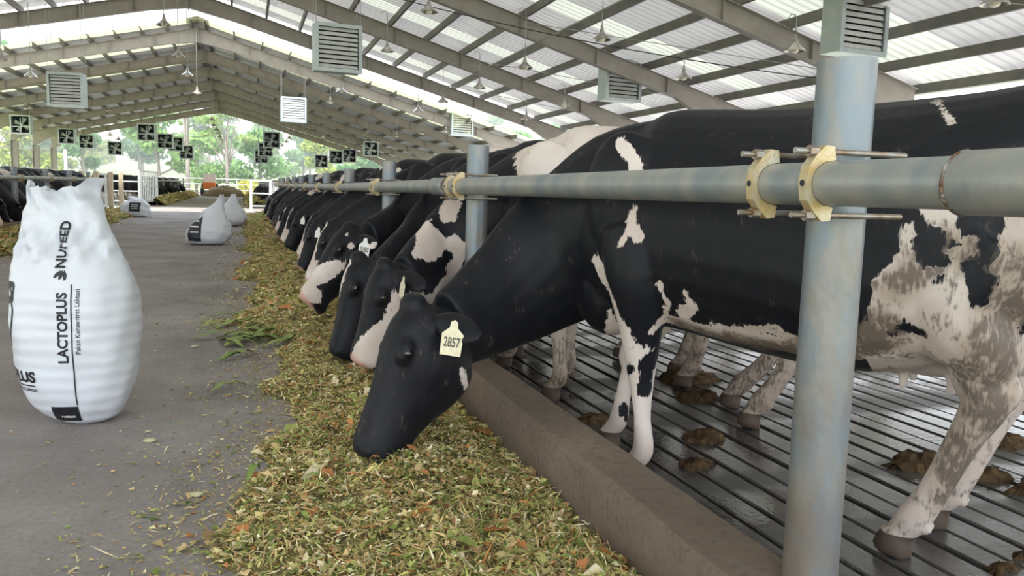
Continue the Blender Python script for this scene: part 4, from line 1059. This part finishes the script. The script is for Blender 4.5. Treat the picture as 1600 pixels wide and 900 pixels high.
LAMPS = [(-2.02, 24.45, 5.55), (-1.89, 27.68, 5.22), (-1.84, 31.1, 5.09), (-1.89, 38.31, 5.25), (-6.59, 30.52, 4.64), (-6.25, 25.74, 4.49), (3.88, 17.76, 5.13), (4.1, 24.48, 5.36), (6.66, 19.28, 4.35), (7.32, 16.19, 4.57), (10.12, 13.36, 4.12), (10.23, 17.7, 4.15), (10.45, 9.28, 4.17),
         (3.52, 31.3, 4.90), (3.85, 38.6, 5.22), (6.50, 31.4, 4.36), (6.9, 28.98, 4.5), (7.1, 24.89, 4.54), (9.95, 24.73, 4.11), (9.97, 28.52, 4.02), (-10.09, 45.47, 4.78), (-7.42, 52.11, 5.42), (-7.54, 57.56, 5.3), (6.75, 46.8, 4.34), (-6.76, 74.41, 4.76), (-9.3, 70.37, 4.67), (-9.46, 67.36, 4.83),
         (9.38, 38.6, 4.19), (5.04, 55.15, 4.63), (3.56, 51.63, 4.74), (7.95, 44.04, 4.2), (8.51, 40.02, 4.14), (-1.8, 53.04, 5.26), (-1.85, 57.95, 5.26), (-1.8, 62.2, 5.26), (-1.79, 66.2, 5.26), (-1.78, 69.5, 5.20), (-1.75, 72.0, 5.10), (-1.72, 74.5, 5.0), (3.3, 67.32, 4.91), (3.23, 73.61, 4.91), (3.23, 62.14, 4.91)]
def lamp(x, y, z, label):
    root = empty('hanging_lamp', (x, y, z)); tag(root, label, 'lamp', 'bell lamps hanging from the roof')
    link(bpy.data.objects.new('lamp_shade', shade_me), root); link(bpy.data.objects.new('lamp_holder', cap_me), root); link(bpy.data.objects.new('bulb', bulb_me), root)
    r = link(bpy.data.objects.new('hanger_rod', rod_me), root); r.location = (0, 0, .25); top = zroof(x)-.2; r.scale = (1, 1, max(top-z-.25, .05))
    h = link(bpy.data.objects.new('hook', hook_me), root); h.location = (0, 0, top-z)
    return root
def sidew(x): return 'along the ridge' if abs(x-AX) < .6 else ('over the right-hand cows' if x > 5 else 'right of the ridge' if x > 0 else 'left of the ridge')
cnt = {}
for x, y, z in sorted(LAMPS, key=lambda p: p[1]):
    k = ('near' if y < 34 else 'far', sidew(x)); cnt[k] = cnt.get(k, 0)+1
    lamp(x, y, z, '%s bell-shaped metal lamp from the camera in the %s shed %s' % (ORD[cnt[k]-1], k[0], k[1]))

# ------------------------------------------------------------------ box fans
def box_frame(w, d, t):
    mb = MB()
    for s in (-1, 1):
        mb.box((s*(w/2-t/2), 0, 0), (t, d, w)); mb.box((0, 0, s*(w/2-t/2)), (w-2*t, d, t))
    return mb
W_ = 1.10; D_ = .46
house_me = box_frame(W_, D_, .03).mesh('housing', M['fanbox'])
rim_me = box_frame(W_+.03, .035, .085).mesh('front_rim', M['fanbox'])
back_me = MB().box((0, 0, 0), (W_-.06, .02, W_-.06)).mesh('shade_backing', M['dark'])  # dark sheet added to paint the shade inside the fan box
slat_me = MB().box((0, 0, 0), (W_-.17, .012, .084), Matrix.Rotation(R(-20), 3, 'X')).mesh('louvre_slat', M['louver'])
def blade_mesh():
    mb = MB(); vs = []
    for i in range(6):
        t = i/5; r = .08+.36*t; hw = .06+.10*t; tw = R(40-22*t)
        for s in (-1, 1): vs.append((r, s*hw*math.sin(tw)*.7, s*hw*math.cos(tw)))
    n = len(vs); vs += [(a, b+.008, c) for a, b, c in vs]
    fs = []
    for i in range(5): fs += [(2*i, 2*i+1, 2*i+3, 2*i+2), (n+2*i, n+2*i+2, n+2*i+3, n+2*i+1)]
    fs += [(0, 2*5, n+10, n), (1, n+1, n+11, 11), (0, n, n+1, 1), (10, 11, n+11, n+10)]
    mb.add(vs, fs); return mb.mesh('fan_blade', M['blade'])
blade_me = blade_mesh()
hub_me = MB().tube([(0, -.05, 0), (0, .08, 0)], .10, 14).mesh('hub', M['fanbox'], smooth=True)
gb = MB(); gb.box((0, 0, 0), (W_-.1, .02, .05)); gb.box((0, 0, 0), (.05, .021, W_-.1)); guard_me = gb.mesh('guard_bar', M['fanbox'])
FANS = [(2.17, 20.24, 4.56, 0), (-5.62, 31.0, 4.28, 0), (2.18, 38.6, 4.77, 0), (9.81, 20.4, 4.36, 0), (10.11, 38.6, 4.54, 0), (10.35, 12.04, 4.37, 0), (-12.58, 55.58, 4.56, 1), (-12.08, 66.1, 4.52, 1), (-11.88, 72.6, 4.50, 1), (-10.0, 74.04, 4.12, 1),
        (-5.88, 57.36, 4.56, 1), (-5.59, 66.9, 4.53, 1), (-5.15, 71.0, 4.52, 1), (-4.54, 74.05, 4.04, 1), (1.88, 59.53, 4.56, 1), (1.72, 70.0, 4.35, 1), (1.47, 74.03, 3.91, 1), (9.15, 61.73, 4.36, 1), (8.5, 69.5, 4.10, 1), (7.72, 72.6, 4.08, 1), (6.6, 74.4, 3.73, 1)]
FW_ = ['louvred zinc box fan nearest the ridge in the near shed', 'louvred zinc box fan hanging over the left-hand cows', 'louvred box fan right of the ridge at the start of the far shed', 'louvred box fan over the right-hand cows at mid distance', 'small louvred box fan just above the white-backed cows', 'louvred box fan directly above the big near post']
for i, (x, y, z, kind) in enumerate(FANS):
    root = empty('box_fan', (x, y, z), R(6) if x > 0 else R(-8))
    tag(root, FW_[i] if i < 6 else '%s open-bladed square fan from the camera in the far shed' % ORD[i-6], 'fan', 'box fans hanging from the roof')
    link(bpy.data.objects.new('housing', house_me), root)
    link(bpy.data.objects.new('front_rim', rim_me), root).location = (0, -D_/2, 0)
    if kind == 0:
        link(bpy.data.objects.new('shade_backing', back_me), root).location = (0, D_/2-.02, 0)
        for k in range(9): link(bpy.data.objects.new('louvre_slat', slat_me), root).location = (0, -D_/2+.03, -.43+.1075*k)
    else:
        link(bpy.data.objects.new('shade_backing', back_me), root).location = (0, D_/2-.02, 0)
        for k in range(4): link(bpy.data.objects.new('fan_blade', blade_me), root).rotation_euler = (0, R(90*k+25), 0)
        link(bpy.data.objects.new('hub', hub_me), root); link(bpy.data.objects.new('guard_bar', guard_me), root).location = (0, -D_/2+.05, -.12)
    for sx in (-1, 1):
        for sy in (-1, 1):
            r = link(bpy.data.objects.new('hanger_rod', rod_me), root); r.location = (sx*(W_/2-.02), sy*(D_/2-.05), W_/2)
            r.scale = (.7, .7, max(zroof(x+sx*.5)-.2-z-W_/2, .05))

# ------------------------------------------------------------------ gates and posts between the sheds
def gate(name, x, y, L, rz, H, bars, vert, label, m='white_gate'):
    root = empty(name, (x, y, zf(y)), rz); tag(root, label, 'gate')
    for xx in (0, L): MB().box((xx, 0, H/2), (.09, .09, H)).build('gate_post', M[m], root)
    for k in range(bars): MB().box((L/2, 0, .25+(H-.3)*k/(bars-1)), (L, .045, .06)).build('rail', M[m], root)
    for k in range(vert): MB().box((L*(k+1)/(vert+1), 0, H/2+.05), (.04, .04, H-.25)).build('upright_bar', M[m], root)
    return root
gate('metal_gate', .30, 37.0, .85, R(12), 1.40, 3, 0, 'white metal gate standing at the far end of the right-hand fence')
gate('metal_gate', 1.12, 37.1, 4.5, R(80), 1.35, 3, 8, 'white barred side gate running back from the right-hand fence end')
gate('metal_gate', -5.75, 41.0, 1.15, R(0), 1.65, 4, 0, 'white gate panel in front of the first cow of the far left row')
gate('metal_gate', -4.60, 41.2, 3.2, R(82), 1.70, 3, 9, 'white barred gate panel beside the far left cows')
gate('white_rail_fence', -9.5, 33.5, 4.6, R(0), 1.45, 4, 0, 'white horizontal rail fence between the sheds on the left')
for i, (x, y) in enumerate([(-5.05, 32.4), (-4.75, 33.6), (-4.55, 34.8), (-5.6, 32.8)]):
    o = MB().box((0, 0, .75), (.16, .16, 1.5)).build('timber_post', M['wood']); o.location = (x, y, zf(y)); tag(o, '%s cream timber post at the end of the left-hand fence' % ORD[i], 'post', 'cream timber posts between the sheds')
o = empty('end_fence', (-9, 79, zf(79))); tag(o, 'thin white pipe fence closing the far end of the aisle', 'fence')
for z in (.5, 1.0, 1.5): MB().tube([(0, 0, z), (14, 0, z)], .035, 6).build('rail', M['white_gate'], o)
for k in range(6): MB().tube([(14*k/5, 0, 0), (14*k/5, 0, 1.6)], .05, 8).build('post', M['white_gate'], o)
hp = MB().ell((0, 0, 0), (1.7, 1.1, .85), None, 20, 12); rr_ = random.Random(4)
hp.v = [(x*rr_.uniform(.88, 1.12), y*rr_.uniform(.9, 1.1), z*rr_.uniform(.8, 1.15)) for x, y, z in hp.v]
o = hp.build('feed_pile', mat('brown_silage', (.30, .23, .14), .95, color2=(.18, .14, .09), nscale=4, bump=(10, .8)), smooth='all'); o.location = (-1.6, 73.5, zf(73.5)); tag(o, 'brown heap of silage at the far end of the aisle', 'pile')
tr = empty('tractor', (-2.9, 77.0, zf(77))); tag(tr, 'small orange tractor behind the brown heap', 'tractor')
MB().box((0, 0, .85), (1.0, 1.6, .6)).build('bonnet', M['orange'], tr); c_ = MB(); c_.box((0, .9, 1.25), (1.0, .9, 1.3)); c_.build('cab', M['white_gate'], tr)
for sx in (-.6, .6):
    for sy, rr in ((-.6, .35), (.9, .55)): MB().tube([(sx-.12, sy, rr), (sx+.12, sy, rr)], rr, 16).build('wheel', M['cable'], tr)

# ------------------------------------------------------------------ trees and shrubs beyond
M['foliage'] = attr_mat('tree_foliage', 'Col', .7, .35)
def gz(x, y):
    z = -.3+zf(min(max(y, 0), 100)); return z+max(0, y-95)*.035+max(0, abs(x+2)-19)*.05*(1 if y > 20 else .3)
def foliage(blobs, n, size, c1, c2, rng):
    """leaf sprays scattered through ellipsoid clumps"""
    k = len(blobs); vol = np.array([b[3]*b[4]*b[5] for b in blobs])**.7; idx = rng.choice(k, n, p=vol/vol.sum()); B = np.array(blobs)[idx]
    u = rng.normal(size=(n, 3)); u /= np.linalg.norm(u, axis=1)[:, None]; r = rng.random(n)**.4
    c = B[:, :3]+u*r[:, None]*B[:, 3:6]
    a = rng.normal(size=(n, 3)); a /= np.linalg.norm(a, axis=1)[:, None]; b = np.cross(a, rng.normal(size=(n, 3))); b /= np.linalg.norm(b, axis=1)[:, None]
    s = size*rng.uniform(.6, 1.4, n)[:, None]
    V = np.stack([c-a*s, c-b*s*.45, c+a*s, c+b*s*.45], 1).reshape(-1, 3)
    me = bpy.data.meshes.new('foliage'); me.from_pydata(V.tolist(), [], np.arange(4*n).reshape(-1, 4).tolist())
    t = rng.random((n, 1)); C = np.array(c1)*(1-t)+np.array(c2)*t; ca = me.color_attributes.new('Col', 'FLOAT_COLOR', 'POINT')
    ca.data.foreach_set('color', np.concatenate([np.repeat(C, 4, 0), np.ones((4*n, 1))], 1).ravel().astype(np.float32)); me.materials.append(M['foliage']); me.update(); return me
def tree(x, y, h, w, label, seed, c1=(.20, .34, .10), c2=(.40, .52, .18), n=1500, size=.42, sparse=False, name='tree', low=.25):
    rng = np.random.default_rng(seed); z = gz(x, y); root = empty(name, (x, y, z)); tag(root, label, 'tree', 'trees beyond the sheds')
    mb = MB(); r0 = .10+h*.012
    mb.tube([(0, 0, -.3), (rng.normal(0, .1), 0, h*.3), (rng.normal(0, .25), rng.normal(0, .2), h*.62), (rng.normal(0, .3), 0, h*.9)], [r0, r0*.8, r0*.5, r0*.15], 8)
    blobs = []
    for k in range(7 if not sparse else 9):
        a = rng.uniform(0, 6.28); f = rng.uniform(low, .92) if not sparse else rng.uniform(.55, .98); rr = w*rng.uniform(.2, .75)*(1.15-f*.5); e = (rr*math.cos(a), rr*math.sin(a)*.7, h*f)
        st = h*(f*.62 if not sparse else rng.uniform(.22, .45)); mb.tube([(0, 0, st), (e[0]*.55, e[1]*.55, st+(e[2]-st)*.55), e], [r0*.42, r0*.28, r0*.08], 6)
        q = w*rng.uniform(.30, .5)*(1 if not sparse else .62); blobs.append((*e, q, q*.8, q*(.62 if not sparse else .34)))
    mb.build('trunk', M['bark'], root, smooth='all')
    o = link(bpy.data.objects.new('foliage', foliage(blobs, n, size, c1, c2, rng)), root); o['kind'] = 'stuff'
    return root
rt_ = random.Random(12); words = ['broad pale green tree', 'light green bushy tree', 'slim young tree', 'yellowish green tree', 'darker green tree']
k = 0
for (y0, n_, hr) in ((100, 13, (6.5, 10)), (122, 15, (8, 13)), (150, 15, (9, 15))):
    for i in range(n_):
        x = -52+96*(i+.5)/n_+rt_.uniform(-2, 2); x *= y0/110
        g = rt_.uniform(.8, 1.15); j = k % 5
        c1 = [(.20, .34, .10), (.24, .38, .12), (.18, .32, .11), (.34, .42, .08), (.13, .27, .09)][j]; c2 = tuple(min(v*1.7, .7) for v in c1)
        tree(x, y0+rt_.uniform(-4, 6), rt_.uniform(*hr), rt_.uniform(3.0, 4.8), '%s, %s from the left in the %s row beyond the sheds' % (words[j], ORD[i], 'front' if y0 == 100 else 'middle' if y0 == 122 else 'back'), 40+k, tuple(v*g for v in c1), tuple(v*g for v in c2), 1500, .36+.05*(y0 > 120)); k += 1
tree(-1.6, 92, 10.5, 4.6, 'tall spreading tree with bare forked limbs near the aisle end', 901, n=700, size=.30, sparse=True)
tree(-5.6, 92, 12.5, 1.3, 'very slim tall trunk left of the forked tree', 902, n=120, size=.3, sparse=True)
tree(-23, 84, 17, 5.0, 'tall airy tree seen above the far roof on the left', 903, (.22, .38, .25), (.36, .52, .34), n=900, size=.38, sparse=True)
for i, (x, y, w) in enumerate([(3.5, 86, 2.2), (6.5, 88, 2.4), (9.5, 87, 2.2), (-14.5, 84, 2.0), (-18, 82, 2.2), (-21.5, 80, 2.4), (.8, 88, 1.8), (-10, 86, 2.0)]):
    root = empty('flowering_shrub', (x, y, gz(x, y))); tag(root, 'yellow-green flowering shrub behind the far shed, %s from the left' % ORD[sorted((-21.5, -18, -14.5, -10, .8, 3.5, 6.5, 9.5)).index(x)], 'shrub', 'shrubs behind the far shed')
    rng = np.random.default_rng(70+i); o = link(bpy.data.objects.new('foliage', foliage([(0, 0, .9, w*.7, w*.6, 1.0), (w*.4, 0, 1.3, w*.4, w*.4, .7), (-w*.4, .2, 1.1, w*.4, w*.4, .8)], 900, .16, (.45, .50, .08), (.66, .58, .12), rng)), root); o['kind'] = 'stuff'
    MB().tube([(0, 0, -.2), (.1, 0, 1.0)], [.06, .03], 6).build('stem', M['bark'], root)
# lattice truss of a neighbouring building on the left
tr = empty('lattice_truss', (-34, 82, 4.15)); tag(tr, 'dark lattice roof truss of a neighbouring shed on the left', 'truss')
for z in (0, 1.25): MB().box((9.5, 0, z), (19, .12, .12)).build('chord', M['purlin'], tr)
for i in range(24):
    a, b = Vector((19*i/24, 0, 0 if i % 2 else 1.25)), Vector((19*(i+1)/24, 0, 1.25 if i % 2 else 0)); MB().tube([a, b], .045, 5).build('diagonal', M['purlin'], tr)
for xx in (.2, 18.8): MB().box((xx, 0, -2.2), (.25, .25, 4.4)).build('column', M['frame_grey'], tr)
# ------------------------------------------------------------------ humid haze over the valley behind the sheds
hz = bpy.data.materials.new('valley_haze'); hz.use_nodes = True
hz.node_tree.nodes.remove(hz.node_tree.nodes['Principled BSDF'])
vs_ = hz.node_tree.nodes.new('ShaderNodeVolumeScatter'); vs_.inputs['Color'].default_value = (.93, .97, 1, 1); vs_.inputs['Density'].default_value = .011; vs_.inputs['Anisotropy'].default_value = .3
hz.node_tree.links.new(vs_.outputs[0], hz.node_tree.nodes['Material Output'].inputs['Volume'])
o = MB().box((0, 152, 18), (340, 146, 44)).build('valley_haze', hz); tag(o, 'pale humid haze hanging over the trees behind the sheds', 'haze', kind='stuff')
